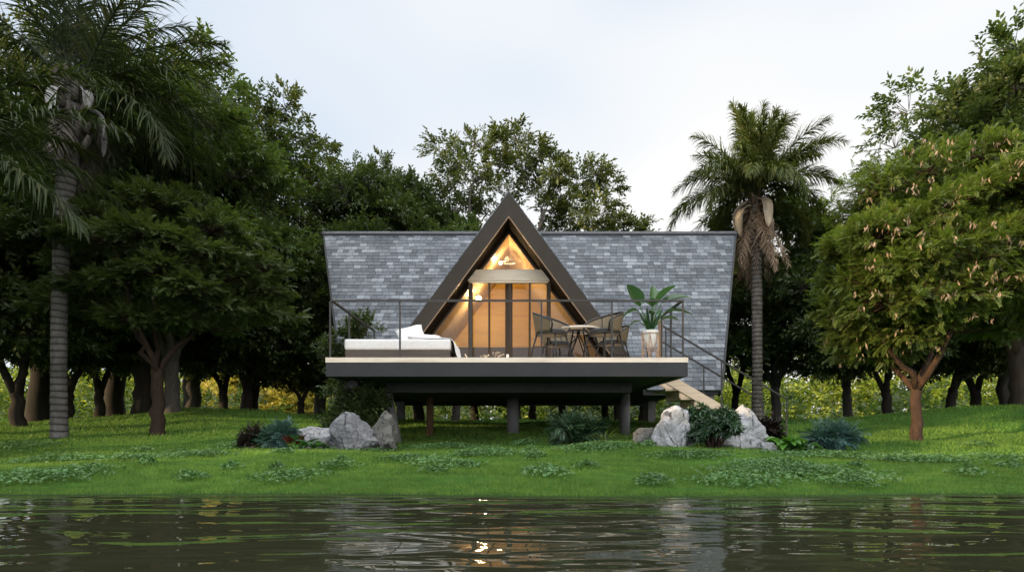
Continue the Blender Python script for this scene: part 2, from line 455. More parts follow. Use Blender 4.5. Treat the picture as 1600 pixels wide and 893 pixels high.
def clump_sprays(c, rad, ntw, nsp, r, spread=.65, droop=.15, axis=None, zmin=-.55):
    """twigs from inside a clump to its shell, sprays along the outer part of each"""
    c = np.array(c, float); rad = np.array(rad, float)
    d = rnd_dirs(ntw * 2, r); d = d[d[:, 2] > zmin][:ntw]; n = len(d)
    end = c + d * rad * r.uniform(.7, 1.05, (n, 1))
    st = c + d * rad * .12 - np.array([0, 0, .25]) * rad
    t = r.uniform(.35, 1.0, (n, nsp)); t[:, 0] = 1
    P = st[:, None] + (end - st)[:, None] * t[..., None]
    P = P + r.normal(size=P.shape) * .05 * rad
    D = unit((end - st))[:, None] + r.normal(size=P.shape) * spread
    if axis is not None:
        ax = P - np.array(axis); ax[..., 2] *= .25; D = D + .5 * unit(ax)
    D[..., 2] -= droop
    U = np.array([0, 0, 1.]) + r.normal(size=P.shape) * .35
    return st, end, P.reshape(-1, 3), D.reshape(-1, 3), U.reshape(-1, 3)

def envelope(c, Rd, n, r, inner=.45, zmin=-.6, mind=.55):
    """n clump centres in an ellipsoid, kept apart"""
    out = []; c = np.array(c, float); Rd = np.array(Rd, float)
    k = 0
    while len(out) < n and k < 4000:
        k += 1
        d = r.normal(size=3); d /= np.linalg.norm(d)
        if d[2] < zmin: continue
        p = d * r.uniform(inner, 1) ** .6
        if all(np.linalg.norm((p - q)) > mind * (1 if k < 1500 else .6) for q in out): out.append(p)
    return [tuple(c + p * Rd) for p in out]

def make_tree(name, loc, fork, r0, clumps, crad, T, size, leafmat, barkmat, seed, ntw=24, nsp=8, label=None, cat='tree', group=None,
              lean=(0, 0), droop=.15, spread=.65, flat=.6, forks=3, kink=.12, zmin=-.55, limb=.62, rz=0, sc=1):
    r = np.random.default_rng(seed)
    root = empty(name, loc, label, cat, group, rz); root.scale = (sc, sc, sc)
    tb = MB(); F0 = Vector((lean[0], lean[1], fork))
    # trunk with root flare
    n = 9; P = []; rad = []
    for i in range(n + 1):
        t = i / n
        P.append(Vector((lean[0] * t ** 1.5, lean[1] * t ** 1.5, -.25 + (fork + .25) * t)) + Vector((r.normal(), r.normal(), 0)) * r0 * .12 * (0 < i < n))
        rad.append(r0 * (1 + .45 * math.exp(-(t * (fork + .25)) / .3)) * (1 - .12 * t) * (1 + .02 * r.normal()))
    tb.tube(P, rad, 12)
    nodes = [(F0, r0 * .8)]
    ang0 = r.uniform(0, 6.28)
    C = np.array(clumps); mid = C.mean(0)
    for k in range(forks):      # main limbs
        a = ang0 + 2 * math.pi * k / forks + r.normal() * .3
        reach = np.abs(C[:, :2] - np.array(lean)).max() * .45
        tgt = Vector((lean[0] + math.cos(a) * reach, lean[1] + math.sin(a) * reach, fork + (mid[2] - fork) * r.uniform(.55, .85)))
        ctl = F0.lerp(tgt, .45) + Vector((math.cos(a), math.sin(a), 0)) * reach * .08 + Vector((0, 0, -.06 * (tgt.z - fork)))
        m = 7; pp = []
        for i in range(m + 1):
            t = i / m; p = F0 * (1 - t) ** 2 + ctl * 2 * t * (1 - t) + tgt * t * t
            if i: p = p + Vector(r.normal(size=3)) * kink * .35
            pp.append(p)
        pp[0] = F0 - Vector((0, 0, r0 * 1.6))
        rr = [r0 * limb * (1 - .5 * i / m) for i in range(m + 1)]
        tb.tube(pp, rr, 8)
        for i in range(2, m + 1): nodes.append((pp[i], rr[i]))
    order = sorted(range(len(C)), key=lambda i: (Vector(C[i]) - F0).length)
    Ps = []; Ds = []; Us = []
    for i in order:
        c = Vector(C[i]); cr = crad * r.uniform(.75, 1.25)
        best = min(nodes, key=lambda nd: (nd[0] - c).length + (.9 * max(0, nd[0].z - c.z)))
        s, sr = best; tgt = c - Vector((0, 0, cr * flat * .25)); L = (tgt - s).length
        m = max(3, int(L / .35)); pp = []
        ctl = s.lerp(tgt, .5) + Vector(r.normal(size=3)) * L * .12 + Vector((0, 0, .05 * L))
        for j in range(m + 1):
            t = j / m; p = s * (1 - t) ** 2 + ctl * 2 * t * (1 - t) + tgt * t * t
            if 0 < j < m: p = p + Vector(r.normal(size=3)) * kink * .2
            pp.append(p)
        ra = min(sr * .75, .012 + .028 * L); rb = max(.01, ra * .4)
        rr = [ra + (rb - ra) * j / m for j in range(m + 1)]
        tb.tube(pp, rr, 6)
        nodes.append((pp[-1], rb)); nodes.append((pp[m // 2], rr[m // 2]))
        st, en, P_, D_, U_ = clump_sprays(C[i], (cr, cr, cr * flat), ntw, nsp, r, spread, droop, (lean[0], lean[1], mid[2] - 1), zmin)
        for a_, b_ in zip(st, en):
            a_ = Vector(a_); b_ = Vector(b_); mm = a_.lerp(b_, .55) + Vector(r.normal(size=3)) * .05 * cr
            tb.tube([pp[-1].lerp(a_, .5), mm, b_], [.012, .008, .004], 3, cap=False)
        Ps.append(P_); Ds.append(D_); Us.append(U_)
    P_ = np.concatenate(Ps); D_ = np.concatenate(Ds); U_ = np.concatenate(Us)
    V, F = bake(T, P_, D_, U_, size * r.uniform(.7, 1.25, len(P_)), r)
    tb.build('trunk', barkmat, root, True, False)
    npmesh('crown', V, F, leafmat, root, False)
    return root, P_

def shrub(name, loc, clumps, T, size, mat, seed, label, ntw=22, nsp=6, crad=.2, flat=.8, cat='shrub', droop=0., spread=.5, stem=None, group=None):
    r = np.random.default_rng(seed); root = empty(name, loc, label, cat, group)
    Ps = []; Ds = []; Us = []; sb = MB()
    for c in clumps:
        cr = crad * r.uniform(.8, 1.2)
        st, en, P_, D_, U_ = clump_sprays(c, (cr, cr, cr * flat), ntw, nsp, r, spread, droop, None, -.35)
        Ps.append(P_); Ds.append(D_); Us.append(U_)
        b0 = Vector((c[0] * .25, c[1] * .25, -.06)); c_ = Vector(c)
        sb.tube([b0, b0.lerp(c_, .5) + Vector(r.normal(size=3)) * .03, c_], [.02, .014, .007], 5)
        for b_ in en[::2]: sb.tube([c_, Vector(b_)], [.006, .003], 3, cap=False)
    P_ = np.concatenate(Ps); D_ = np.concatenate(Ds); U_ = np.concatenate(Us)
    V, F = bake(T, P_, D_, U_, size * r.uniform(.7, 1.2, len(P_)), r)
    npmesh('foliage', V, F, mat, root, False)
    sb.build('stem', stem or M['bark_brown'], root, True, False)
    return root

# ------------------------------------------------------------------ palms
def frond(az, el, L, curv, n=46, ll=.55, lw=.03, plume=.5, r=rng, droopl=.55, twist=0):
    """one feather frond from the origin: returns rachis points and leaflet quads/tri strip (quads)"""
    m = 24; pts = [np.zeros(3)]; dirs = []
    for i in range(m):
        s = (i + .5) / m; e = el - curv * s ** 1.4; a = az + twist * s
        d = np.array([math.cos(a) * math.cos(e), math.sin(a) * math.cos(e), math.sin(e)])
        dirs.append(d); pts.append(pts[-1] + d * L / m)
    dirs.append(dirs[-1]); pts = np.array(pts); dirs = np.array(dirs)
    V = []; F = []
    for i in range(n):
        t = .14 + .86 * (i / (n - 1)); k = t * m; j = min(int(k), m - 1); f = k - j
        p = pts[j] * (1 - f) + pts[min(j + 1, m)] * f; d = dirs[j]
        sx = np.cross(d, (0, 0, 1.)); sx /= np.linalg.norm(sx) + 1e-9; up = np.cross(sx, d)
        ln = ll * (math.sin(math.pi * (.12 + .82 * t)) ** .6) * r.uniform(.8, 1.15)
        for s in (-1, 1):
            pl = r.normal() * plume
            side = sx * s * math.cos(pl) + up * math.sin(pl)
            ang = R(58 - 28 * t) + r.normal() * .12
            v = d * math.cos(ang) + side * math.sin(ang)
            wv = np.cross(v, up); wv /= np.linalg.norm(wv) + 1e-9
            w_ = lw * r.uniform(.8, 1.2) * .5; k0 = len(V)
            q = p.copy(); vv = v.copy()
            for h in range(4):
                ww = w_ * (1, 1.15, .8, .12)[h]
                V += [q - wv * ww, q + wv * ww]
                if h < 3:
                    q = q + vv * ln / 3
                    vv = vv + np.array([0, 0, -droopl * (h + 1) * .35]); vv /= np.linalg.norm(vv)
            for h in range(3): F.append((k0 + 2 * h, k0 + 2 * h + 1, k0 + 2 * h + 3, k0 + 2 * h + 2))
    return pts, np.array(V), np.array(F)

def fronds_mesh(specs, org, r, **kw):
    Vs = []; Fs = []; o = 0; rb = MB()
    for az, el, L, cv in specs:
        b = Vector((math.cos(az), math.sin(az), 0)) * .1 + Vector(org) + Vector((0, 0, r.uniform(-.15, .2)))
        pts, V, F = frond(az, el, L, cv, r=r, twist=r.normal() * .15, **kw)
        V = V + np.array(b); Vs.append(V); Fs.append(F + o); o += len(V)
        rb.tube([Vector(p) + b for p in pts[::2]], [.028 * (1 - .85 * i / (len(pts[::2]) - 1)) * L / 3 for i in range(len(pts[::2]))], 5)
    n0 = o
    Vr = np.array(rb.v); Fr = np.array([f for f in rb.f if len(f) == 4])
    return np.concatenate(Vs + [Vr]), np.concatenate(Fs + [Fr + n0])

def spathe(mb, b, az, L, w, drop=1.2, mi=0):
    """dry boat-shaped leaf base curling down"""
    b = Vector(b); o = Vector((math.cos(az), math.sin(az), 0)); s = Vector((-math.sin(az), math.cos(az), 0))
    n = 8; rows = []
    for i in range(n + 1):
        t = i / n; a = .25 - (1.5 + drop * .25) * min(1, t * 1.7)
        if i == 0: p = b.copy()
        else: p = p + (o * math.cos(a) + Vector((0, 0, math.sin(a)))) * L / n
        ww = w * math.sin(math.pi * min(1, .12 + .8 * t)) ** .8 * (1 if t < .9 else .5)
        nrm = Vector((0, 0, math.cos(a))) - o * math.sin(a)
        rows.append([p - s * ww + nrm * ww * .5, p - s * ww * .5 + nrm * .1 * ww, p, p + s * ww * .5 + nrm * .1 * ww, p + s * ww + nrm * ww * .5])
    V = [v for q in rows for v in q]
    F = [(i * 5 + k, i * 5 + k + 1, i * 5 + k + 6, i * 5 + k + 5) for i in range(n) for k in range(4)]
    mb.add(V, F, mi)

def palm(name, base, top, rb, rt, specs, label, leafmat, barkmat, r, dry=12, dryL=1.3, spn=7, spm='spathe', bend=(0, 0), ll=.55, lw=.03, n=46, plume=.5, skirt=1.1, bulge=1.0, droopl=.55):
    root = empty(name, base, label, 'palm tree')
    T = Vector(top) - Vector(base); tb = MB(); H = T.z
    m = int(H / .035); P = []; rad = []
    for i in range(m + 1):
        t = i / m; ring = (i * .035 % .14) / .14
        P.append(Vector((T.x * t + bend[0] * math.sin(math.pi * t), T.y * t + bend[1] * math.sin(math.pi * t), -.2 * (1 - t) + H * t)))
        q = rb + (rt - rb) * max(0, (t - .55) / .45) ** 1.5 + .05 * math.exp(-t * H / .25)
        rad.append(q * (1 + .06 * (1 - ring) + .015 * r.normal()))
    tb.tube(P, rad, 14)
    tr = tb.build('trunk', barkmat, root, True, False)
    # swollen fibrous head of old leaf bases
    hb = MB(); hz = skirt
    for i in range(26):
        a = i * 2.4; z = H - hz + hz * i / 26 * 1.05
        o = Vector((math.cos(a), math.sin(a), 0)); c = Vector((T.x * z / H, T.y * z / H, z)) + o * rt * .85 * bulge
        hb.tube([c, c + o * .06 + Vector((0, 0, .16)), c + o * .13 * bulge + Vector((0, 0, .34))], [.075, .06, .03], 6)
    hb.build('leaf_base', M['boots' if spm == 'spathe' else 'boots_grey'], root, True, False)
    V, F = fronds_mesh(specs, T, r, ll=ll, lw=lw, n=n, plume=plume, droopl=droopl)
    npmesh('crown', V, F, leafmat, root, False)
    sp = [(r.uniform(0, 6.28), r.uniform(-1.45, -.9), dryL * r.uniform(.6, 1.1), .25) for _ in range(dry)]
    V, F = fronds_mesh(sp, T - Vector((0, 0, .35 + .0)), r, ll=.42, lw=.018, n=34, plume=.9)
    npmesh('dead_frond', V, F, M['leaf_dry' if spm == 'spathe' else 'leaf_dry_grey'], root, False)
    sm = MB()
    for k in range(spn):
        a = -1.57 + (k - (spn - 1) / 2) * 1.0 + r.normal() * .2
        spathe(sm, T + Vector((math.cos(a) * rt, math.sin(a) * rt, -r.uniform(.1, .6))), a, r.uniform(.6, 1.15) * dryL * .5, .07 * dryL, r.uniform(.8, 1.6))
    so = sm.build('dry_spathe', M[spm], root, True, False)
    md = so.modifiers.new('thick', 'SOLIDIFY'); md.thickness = .012
    return root

exec_veg = True
# right palm beside the cabin
r_ = np.random.default_rng(3)
d = 19.6; bx = PX(1183, d)
sp = []
for i in range(58):
    t = i / 57; az = i * 2.39996 + r_.normal() * .1
    el = R(89 - 100 * t ** 1.35 + r_.normal() * 7); L = 2.75 + .1 * t + r_.normal() * .3
    if el < .35 and math.sin(az) < -.62: continue
    sp.append((az, el, L, .35 + 1.75 * t + r_.normal() * .2))
palm('palm_tree', (bx, d, G(bx, d)), (PX(1180, d), d, PZ(306, d)), .165, .16, sp,
     'slender palm with brown dead fronds under its crown beside the slate roof', M['leaf_palm'], M['palm_bark'], r_, 26, 2.6, 9, 'spathe', (.03, 0), .66, .032, 90, 1.1, 1.7, droopl=1.0)
# left palm, thick grey head
d = 11.3; bx = PX(93, d); sp = []
for i in range(34):
    t = i / 33; az = i * 2.39996 + .6 + r_.normal() * .1
    if t > .42 and math.sin(az) < -.42: continue
    sp.append((az, R(84 - 92 * t + r_.normal() * 5), 3.1 + r_.normal() * .2, .55 + 1.0 * t + r_.normal() * .1))
sp += [(R(10), R(34), 2.9, .75), (R(16), R(16), 3.1, 1.35), (R(40), R(8), 3.0, 1.3)]
palm('palm_tree', (bx, d, G(bx, d)), (PX(116, d), d, PZ(135, d)), .135, .24, sp,
     'big dark palm with grey ringed trunk and grey dry leaf sheaths by left edge', M['leaf_palm_dark'], M['palm_bark_dark'], r_, 16, 1.5, 7, 'spathe_grey', (-.12, 0), .72, .022, 84, .6, 1.3, 1.0, .7)
# palm mostly outside the frame: its fronds reach in at the left edge
d = 8.6; bx = -8.6; sp = []
for i in range(26):
    t = i / 25; az = i * 2.39996 + r_.normal() * .1
    if math.cos(az) > .25: continue
    sp.append((az, R(75 - 80 * t + r_.normal() * 5), 2.7, .6 + .9 * t))
sp += [(R(3), R(26), 2.9, 1.0), (R(-7), R(-12), 2.75, .75), (R(12), R(56), 2.8, 1.2), (R(24), R(6), 2.6, 1.0)]
palm('palm_tree', (bx, d, G(bx, d)), (bx - .1, d, 4.75), .17, .2, sp,
     'near palm standing past the left edge, its drooping fronds reaching into view', M['leaf_palm_dark'], M['palm_bark_dark'], r_, 8, 1.2, 5, 'spathe_grey', (0, 0), .66, .022, 90, .4, 1.1, 1.0, .9)

# ------------------------------------------------------------------ near trees
r_ = np.random.default_rng(8)
# feathery tree, left
d = 11.8; bx = PX(247, d); gb = G(bx, d)
cl = []
for px, py, dy in [(150, 330, 0), (190, 300, .6), (235, 310, -.5), (290, 320, .2), (330, 345, -.4), (375, 385, .3), (400, 410, -.2), (130, 370, -.6), (110, 420, .4),
                   (170, 380, -1.0), (220, 370, -1.2), (275, 380, -1.1), (325, 400, -.9), (360, 440, -.5), (405, 450, .2), (140, 450, -.4), (190, 440, -1.1),
                   (245, 430, -1.3), (300, 450, -1.1), (345, 480, -.4), (390, 490, .3), (165, 490, .2), (210, 490, -.7), (280, 500, -.6), (320, 510, .6),
                   (250, 350, 1.0), (200, 420, 1.1), (300, 410, 1.2), (350, 400, 1.0), (155, 410, .9), (95, 470, .2), (420, 480, .6)]:
    dd = d + dy; cl.append((PX(px, dd) - bx, dy, PZ(py, dd) - gb + r_.normal() * .06))
make_tree('feathery_tree', (bx, d, gb), 1.35, .125, cl, .62, PINN, .18, M['leaf_feather'], M['bark_brown'], 21, 36, 15,
          'feathery light green spreading tree on the lawn with slim brown trunk forking low', 'tree', None, (-.02, 0), .1, .5, .42, 4, .1, -.3, .5)
# pod tree, right front
d = 10.6; bx = PX(1432, d); gb = G(bx, d); cl = []
for px, py, dy in [(1340, 330, .2), (1375, 300, -.3), (1410, 285, .5), (1450, 270, -.4), (1490, 250, .1), (1535, 235, -.3), (1580, 225, .2), (1620, 240, -.4), (1660, 270, .2),
                   (1320, 380, -.3), (1365, 365, -.9), (1415, 345, -1.0), (1465, 330, -1.1), (1515, 310, -1.0), (1565, 300, -.9), (1610, 310, -.9), (1310, 430, .3),
                   (1350, 430, -.8), (1400, 415, -1.2), (1450, 400, -1.4), (1505, 385, -1.3), (1555, 370, -1.2), (1600, 380, -1.1), (1650, 370, -.6), (1335, 490, -.2),
                   (1385, 480, -.9), (1440, 465, -1.3), (1500, 450, -1.3), (1560, 440, -1.1), (1610, 450, -.9), (1365, 520, .1), (1420, 520, -.5), (1600, 520, -.3), (1650, 470, 0),
                   (1312, 475, .1), (1330, 525, .2), (1352, 550, .3), (1395, 548, .2), (1400, 370, 1.0), (1460, 350, 1.2), (1530, 340, 1.1), (1590, 350, 1.0), (1370, 440, .9), (1440, 430, 1.3), (1520, 420, 1.2), (1590, 440, 1.0), (1540, 500, .6), (1640, 420, .8)]:
    if px < 1360: px += 4
    dd = d + dy; cl.append((PX(px, dd) - bx, dy, PZ(py, dd) - gb + r_.normal() * .06))
for _ in range(26):
    px, py, dy = r_.uniform(1345, 1660), r_.uniform(265, 500), r_.uniform(-1.2, .9)
    if py < 330 - (px - 1345) * .22: continue
    dd = d + dy; cl.append((PX(px, dd) - bx, dy, PZ(py, dd) - gb))
pod_tree, P_ = make_tree('pod_tree', (bx, d, gb), 1.05, .092, cl, .56, PINN, .155, M['leaf_gold'], M['bark_red'], 22, 36, 14,
          'sunlit golden green tree with pale hanging seed pods and reddish forked trunk', 'tree', None, (0, 0), .12, .8, .75, 4, .08, -.6, .62)
Pf = P_[(P_[:, 1] < .6)]; cell = {}
for p in Pf:      # the outermost sprays facing the pond carry the pods
    k = (int(p[0] / .13), int(p[2] / .13))
    if k not in cell or p[1] < cell[k][1]: cell[k] = p
Pp = np.array(list(cell.values())); Pp = Pp[r_.random(len(Pp)) < .34]
V = []; F = []
for p in Pp:
    if math.sin(p[0] * 2.3 + 1) * math.sin(p[2] * 2.9) < -.35: continue
    for _ in range(r_.integers(2, 6)):
        q = leaf_quad(p + r_.normal(size=3) * .035 + np.array([0, -.06, -.02]), (r_.normal() * .35, r_.normal() * .35, -1), (r_.normal(), r_.normal(), .1), r_.uniform(.07, .14), .03, .1, .1)
        k = len(V); V += list(q); F += [(k, k + 1, k + 2), (k, k + 2, k + 3)]
po = npmesh('seed_pods', np.array(V), np.array(F), M['pods'], pod_tree, False); po['kind'] = 'stuff'

# ------------------------------------------------------------------ tree kinds for the wood
def low_kind(seed, leaf, T=BROAD, bark='bark_dark', size=.36, n=36, crown=(0, 0, 3.75), Rd=(2.7, 2.7, 2.6), fork=1.0, r0=.165):
    r = np.random.default_rng(seed)
    return dict(fork=fork, r0=r0, clumps=envelope(crown, Rd, n, r, .5, -.85, .5), crad=.95, T=T, size=size, leafmat=M[leaf], barkmat=M[bark], seed=seed)
KINDS = {
    'low': dict(low_kind(101, 'leaf_dark'), ntw=26, nsp=8, forks=3),
    'low2': dict(low_kind(102, 'leaf_olive', crown=(.2, 0, 3.7)), ntw=26, nsp=8, forks=2),
    'mid': dict(low_kind(103, 'leaf_dark', n=38, crown=(0, 0, 5.6), Rd=(2.7, 2.7, 3.6), fork=1.7, r0=.24, size=.38), ntw=26, nsp=8),
    'mid2': dict(low_kind(104, 'leaf_mid', n=36, crown=(0, 0, 5.0), Rd=(2.6, 2.6, 3.2), fork=1.4, r0=.19, size=.36, bark='bark_grey'), ntw=26, nsp=8, forks=4),
    'tall': dict(low_kind(105, 'leaf_olive', n=36, crown=(0, 0, 8.6), Rd=(3.0, 3.0, 4.0), fork=3.2, r0=.3, size=.38), ntw=14, nsp=6, forks=4, flat=.75),
    'tall2': dict(low_kind(106, 'leaf_mid', n=38, crown=(0, 0, 8.4), Rd=(3.2, 3.2, 3.8), fork=3.0, r0=.28, size=.38, bark='bark_grey'), ntw=13, nsp=6, forks=4, flat=.7),
}
protos = {}
def wood_tree(kind, name, px, d, sc, label, group='trees of the wood behind the cabin', x=None, rz=None, scz=None):
    X = PX(px, d) if x is None else x
    rz = rng.uniform(0, 6.28) if rz is None else rz
    loc = (X, d, G(X, d) - .05)
    if kind not in protos:
        k = dict(KINDS[kind]); root, _ = make_tree(name, loc, label=label, group=group, rz=rz, **k)
        root.scale = (sc, sc, scz or sc); protos[kind] = root; return root
    g_ = rng.uniform(.82, 1.12); o = dup(protos[kind], loc, rz, (sc * g_, sc * rng.uniform(.85, 1.1), scz or sc), label, group); o.name = name
    o.rotation_euler = (rng.normal() * .05, rng.normal() * .05, rz); return o

W = [
 # kind, name, px, d, scale, label
 ('low', 'dark_tree', 28, 14.2, .95, 'dark tree whose trunk stands just left of the ringed palm trunk, at the left edge'),
 ('low2', 'dark_tree', 106, 16.4, 1.0, 'dark low forked tree directly behind the ringed grey palm trunk'),
 ('low', 'dark_tree', 156, 17.6, 1.0, 'dark tree with Y shaped trunk between the grey palm and the feathery tree'),
 ('mid', 'dark_tree', 222, 16.6, 1.0, 'broad dark trunk close behind the feathery tree, left of its stem'),
 ('mid2', 'grey_trunked_tree', 268, 15.6, 1.02, 'tree with thick grey trunk close behind the feathery tree, right of its stem'),
 ('low2', 'dark_tree', 350, 20.2, 1.0, 'thin dark tree on the crest of the left hill, left one of two close trunks'),
 ('low', 'dark_tree', 388, 19.6, .95, 'dark leaning tree on the crest of the left hill, right one of two close trunks'),
 ('low2', 'dark_tree', 470, 20.5, .66, 'dark tree nearest the left side of the deck, golden shrubbery beside its trunk'),
 ('tall', 'tall_tree', 180, 20.5, 1.08, 'tall olive tree rising behind the crown of the big left palm'),
 ('tall2', 'tall_tree', 300, 21.5, 1.12, 'tallest loose crowned tree against the sky, right of the big left palm'),
 ('tall', 'tall_tree', 390, 22.5, 1.04, 'tall tree with broken leafy top on the skyline, at the left of the cabin'),
 ('tall', 'tall_tree', 60, 18.5, 1.02, 'tall dark tree behind the fronds at the left edge'),
 ('tall2', 'tall_tree', 500, 23.5, .86, 'tall tree on the skyline just left of the slate roof end'),
 ('tall', 'tall_tree', 588, 25, .90, 'loose topped tree on the skyline above the left part of the slate roof'),
 ('mid', 'bushy_tree', 655, 25.5, 1.14, 'small round topped tree on the skyline left of the gable peak'),
 ('mid2', 'bushy_tree', 712, 23.5, 1.0, 'dense dark green tree behind the left side of the gable peak'),
 ('mid', 'bushy_tree', 575, 22.5, 1.0, 'dense dark tree close behind the left half of the slate roof'),
 ('mid2', 'bushy_tree', 965, 27.5, 1.02, 'tree showing just above the ridge of the slate roof, right of the gable'),
 ('mid2', 'grey_limbed_tree', 1212, 23.5, 1.08, 'green tree with grey spreading limbs just right of the slender palm'),
 ('mid', 'dark_tree', 1145, 26, .8, 'dark tree behind the slender palm, against the end of the roof'),
 ('mid2', 'green_tree', 1325, 22.5, .98, 'rounded green tree between the slender palm and the pod tree'),
 ('low', 'dark_tree', 1388, 18.6, .95, 'dark tree behind the pod tree, left of its trunk'),
 ('low2', 'dark_tree', 1482, 18.4, .95, 'dark tree behind the pod tree, first trunk to its right'),
 ('low', 'dark_tree', 1527, 19.6, 1.0, 'dark tree behind the pod tree, second trunk to its right'),
 ('mid', 'thick_trunked_tree', 1592, 15.2, .95, 'tree with thick reddish dark trunk at the right edge on the hill'),
 ('tall2', 'tall_tree', 1580, 18.6, 1.02, 'tall loose crowned tree against the sky above the pod tree'),
 ('low', 'dark_tree', 652, 27, 1.1, 'dark trunk seen under the left part of the deck'),
 ('low2', 'dark_tree', 742, 29, 1.1, 'dark trunk seen under the deck, left of the middle concrete column'),
 ('low', 'dark_tree', 832, 29, 1.1, 'thin dark tree with bent limb seen under the deck right of the middle column'),
 ('low2', 'dark_tree', 880, 26, 1.05, 'broad dark trunk seen under the deck above the middle fern'),
 ('low', 'dark_tree', 946, 28, 1.1, 'dark trunk seen under the right part of the deck'),
 ('low2', 'dark_tree', 1004, 24, 1.0, 'dark trunk seen beneath the top of the wooden stair'),
]
for a in W: wood_tree(*a)
# the wide tree on the skyline behind the gable
d = 26; bx = PX(805, d); gb = G(bx, d); cl = []
r_ = np.random.default_rng(77)
for px, py in [(690, 215), (720, 235), (745, 205), (775, 200), (805, 195), (835, 215), (850, 240), (700, 260), (740, 255), (780, 240), (815, 245), (780, 275), (830, 280), (735, 290), (870, 250),
               (880, 285), (905, 265), (930, 250), (945, 270), (900, 300), (935, 310), (860, 310), (880, 335), (925, 340), (965, 330), (990, 345), (960, 355), (705, 300), (760, 310), (690, 330), (730, 335), (850, 350), (900, 360), (1005, 352)]:
    dy = r_.normal() * 1.2; dd = d + dy; cl.append((PX(px, dd) - bx, dy, PZ(py + 20, dd) - gb))
make_tree('spreading_tree', (bx, d, gb), 5.5, .24, cl, .78, BROAD, .42, M['leaf_olive'], M['bark_grey'], 31, 15, 6,
          'wide airy tree on the skyline directly behind the gable peak', 'tree', 'trees of the wood behind the cabin', (0, 0), .15, .7, .7, 4)
# unseen trees added outside the left edge to block sun and shade the lawn
for i, (x, y, s, k) in enumerate([(-17, 2.6, 1.15, 'tall'), (-19, 6.2, 1.25, 'tall2'), (-16.5, 9.4, 1.1, 'tall'), (-20.5, 11.5, 1.2, 'mid'), (-15.5, 6.0, 1.2, 'mid'), (-16, -1.0, .68, 'low'), (-17.5, -8.6, 1.0, 'mid'), (-15.8, -4.2, .7, 'low2'), (-14.5, 5.0, 1.0, 'mid2')]):
    wood_tree(k, 'unseen_tree', 0, y, s, 'unseen tree added beyond the left edge to shade the lawn', 'unseen shade trees added beyond the left edge', x=x)
for i, (x, y, s, k) in enumerate([(19, 17, 1.0, 'tall'), (23, 21, 1.1, 'mid'), (22, 13, .9, 'low')]):
    wood_tree(k, 'unseen_tree', 0, y, s, 'tree on the bank beyond the right edge of the view', 'trees beyond the right edge', x=x)

# far sunlit shrubs beyond the wood
def far_mass(name, n, x0, x1, y0, y1, h, mat, label, size, seed):
    r = np.random.default_rng(seed)
    nc = n // 60; cx = r.uniform(x0, x1, nc); cy = r.uniform(y0, y1, nc); ch = h * r.uniform(.35, 1, nc); cr = r.uniform(1.2, 2.6, nc)
    D = rnd_dirs(nc * 60, r).reshape(nc, 60, 3); D[..., 2] = np.abs(D[..., 2])
    P = np.stack([cx, cy, np.zeros(nc)], -1)[:, None] + D * np.stack([cr, cr, ch], -1)[:, None] * r.uniform(.6, 1, (nc, 60, 1))
    P[..., 2] += gz(P[..., 0], P[..., 1])
    P = P.reshape(-1, 3); dd = D.reshape(-1, 3) + r.normal(size=P.shape) * .5
    V, F = bake(BROAD, P, dd, np.array([0, 0, 1.]) + r.normal(size=P.shape) * .4, size * r.uniform(.7, 1.3, len(P)), r)
    tag(npmesh(name, V, F, mat), label, 'shrubbery', kind='stuff')
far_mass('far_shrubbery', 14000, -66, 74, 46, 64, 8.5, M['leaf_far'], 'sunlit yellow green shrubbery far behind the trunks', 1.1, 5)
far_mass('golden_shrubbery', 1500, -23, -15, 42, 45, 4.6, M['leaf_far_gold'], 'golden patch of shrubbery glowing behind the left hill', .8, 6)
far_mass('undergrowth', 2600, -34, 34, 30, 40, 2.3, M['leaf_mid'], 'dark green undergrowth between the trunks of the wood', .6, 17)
far_mass('far_wood', 9000, -130, 130, 85, 110, 9, M['leaf_mid'], 'distant green wood closing the view behind the shrubbery', 1.8, 7)

# ------------------------------------------------------------------ lawn
def grass():
    r = np.random.default_rng(9); Vs = []; Fs = []; o = 0
    for (y0, y1, n, h, wd) in [(4.25, 5.6, 110000, .026, .004), (5.6, 8, 150000, .032, .006), (8, 11.5, 130000, .040, .009), (11.5, 17, 100000, .055, .015), (17, 26, 40000, .07, .026)]:
        y = r.uniform(y0, y1, n); x = r.uniform(-1, 1, n) * (y * .95 + 1.2)
        z = gz(x, y); keep = z > .004; x, y, z = x[keep], y[keep], z[keep]; n = len(x)
        big = .5 * (np.sin(x * 2.3 + np.sin(y * 3.1)) * np.sin(y * 2.9 + 1.3 * np.sin(x * 1.7)) + 1)
        hh = h * r.uniform(.4, 1.35, n) * (.6 + .8 * big); a = r.uniform(0, 6.28, n); ln = r.normal(size=(n, 2)) * .45
        wx = np.cos(a) * wd * .5; wy = np.sin(a) * wd * .5
        V = np.empty((n, 3, 3)); V[:, 0] = np.stack([x - wx, y - wy, z - .01], -1); V[:, 1] = np.stack([x + wx, y + wy, z - .01], -1)
        V[:, 2] = np.stack([x + ln[:, 0] * hh, y + ln[:, 1] * hh, z + hh], -1)
        Vs.append(V.reshape(-1, 3)); Fs.append(np.arange(n * 3).reshape(-1, 3) + o); o += n * 3
    tag(npmesh('grass', np.concatenate(Vs), np.concatenate(Fs), M['blade']), 'short green lawn grass on the bank', 'grass', kind='stuff')
grass()
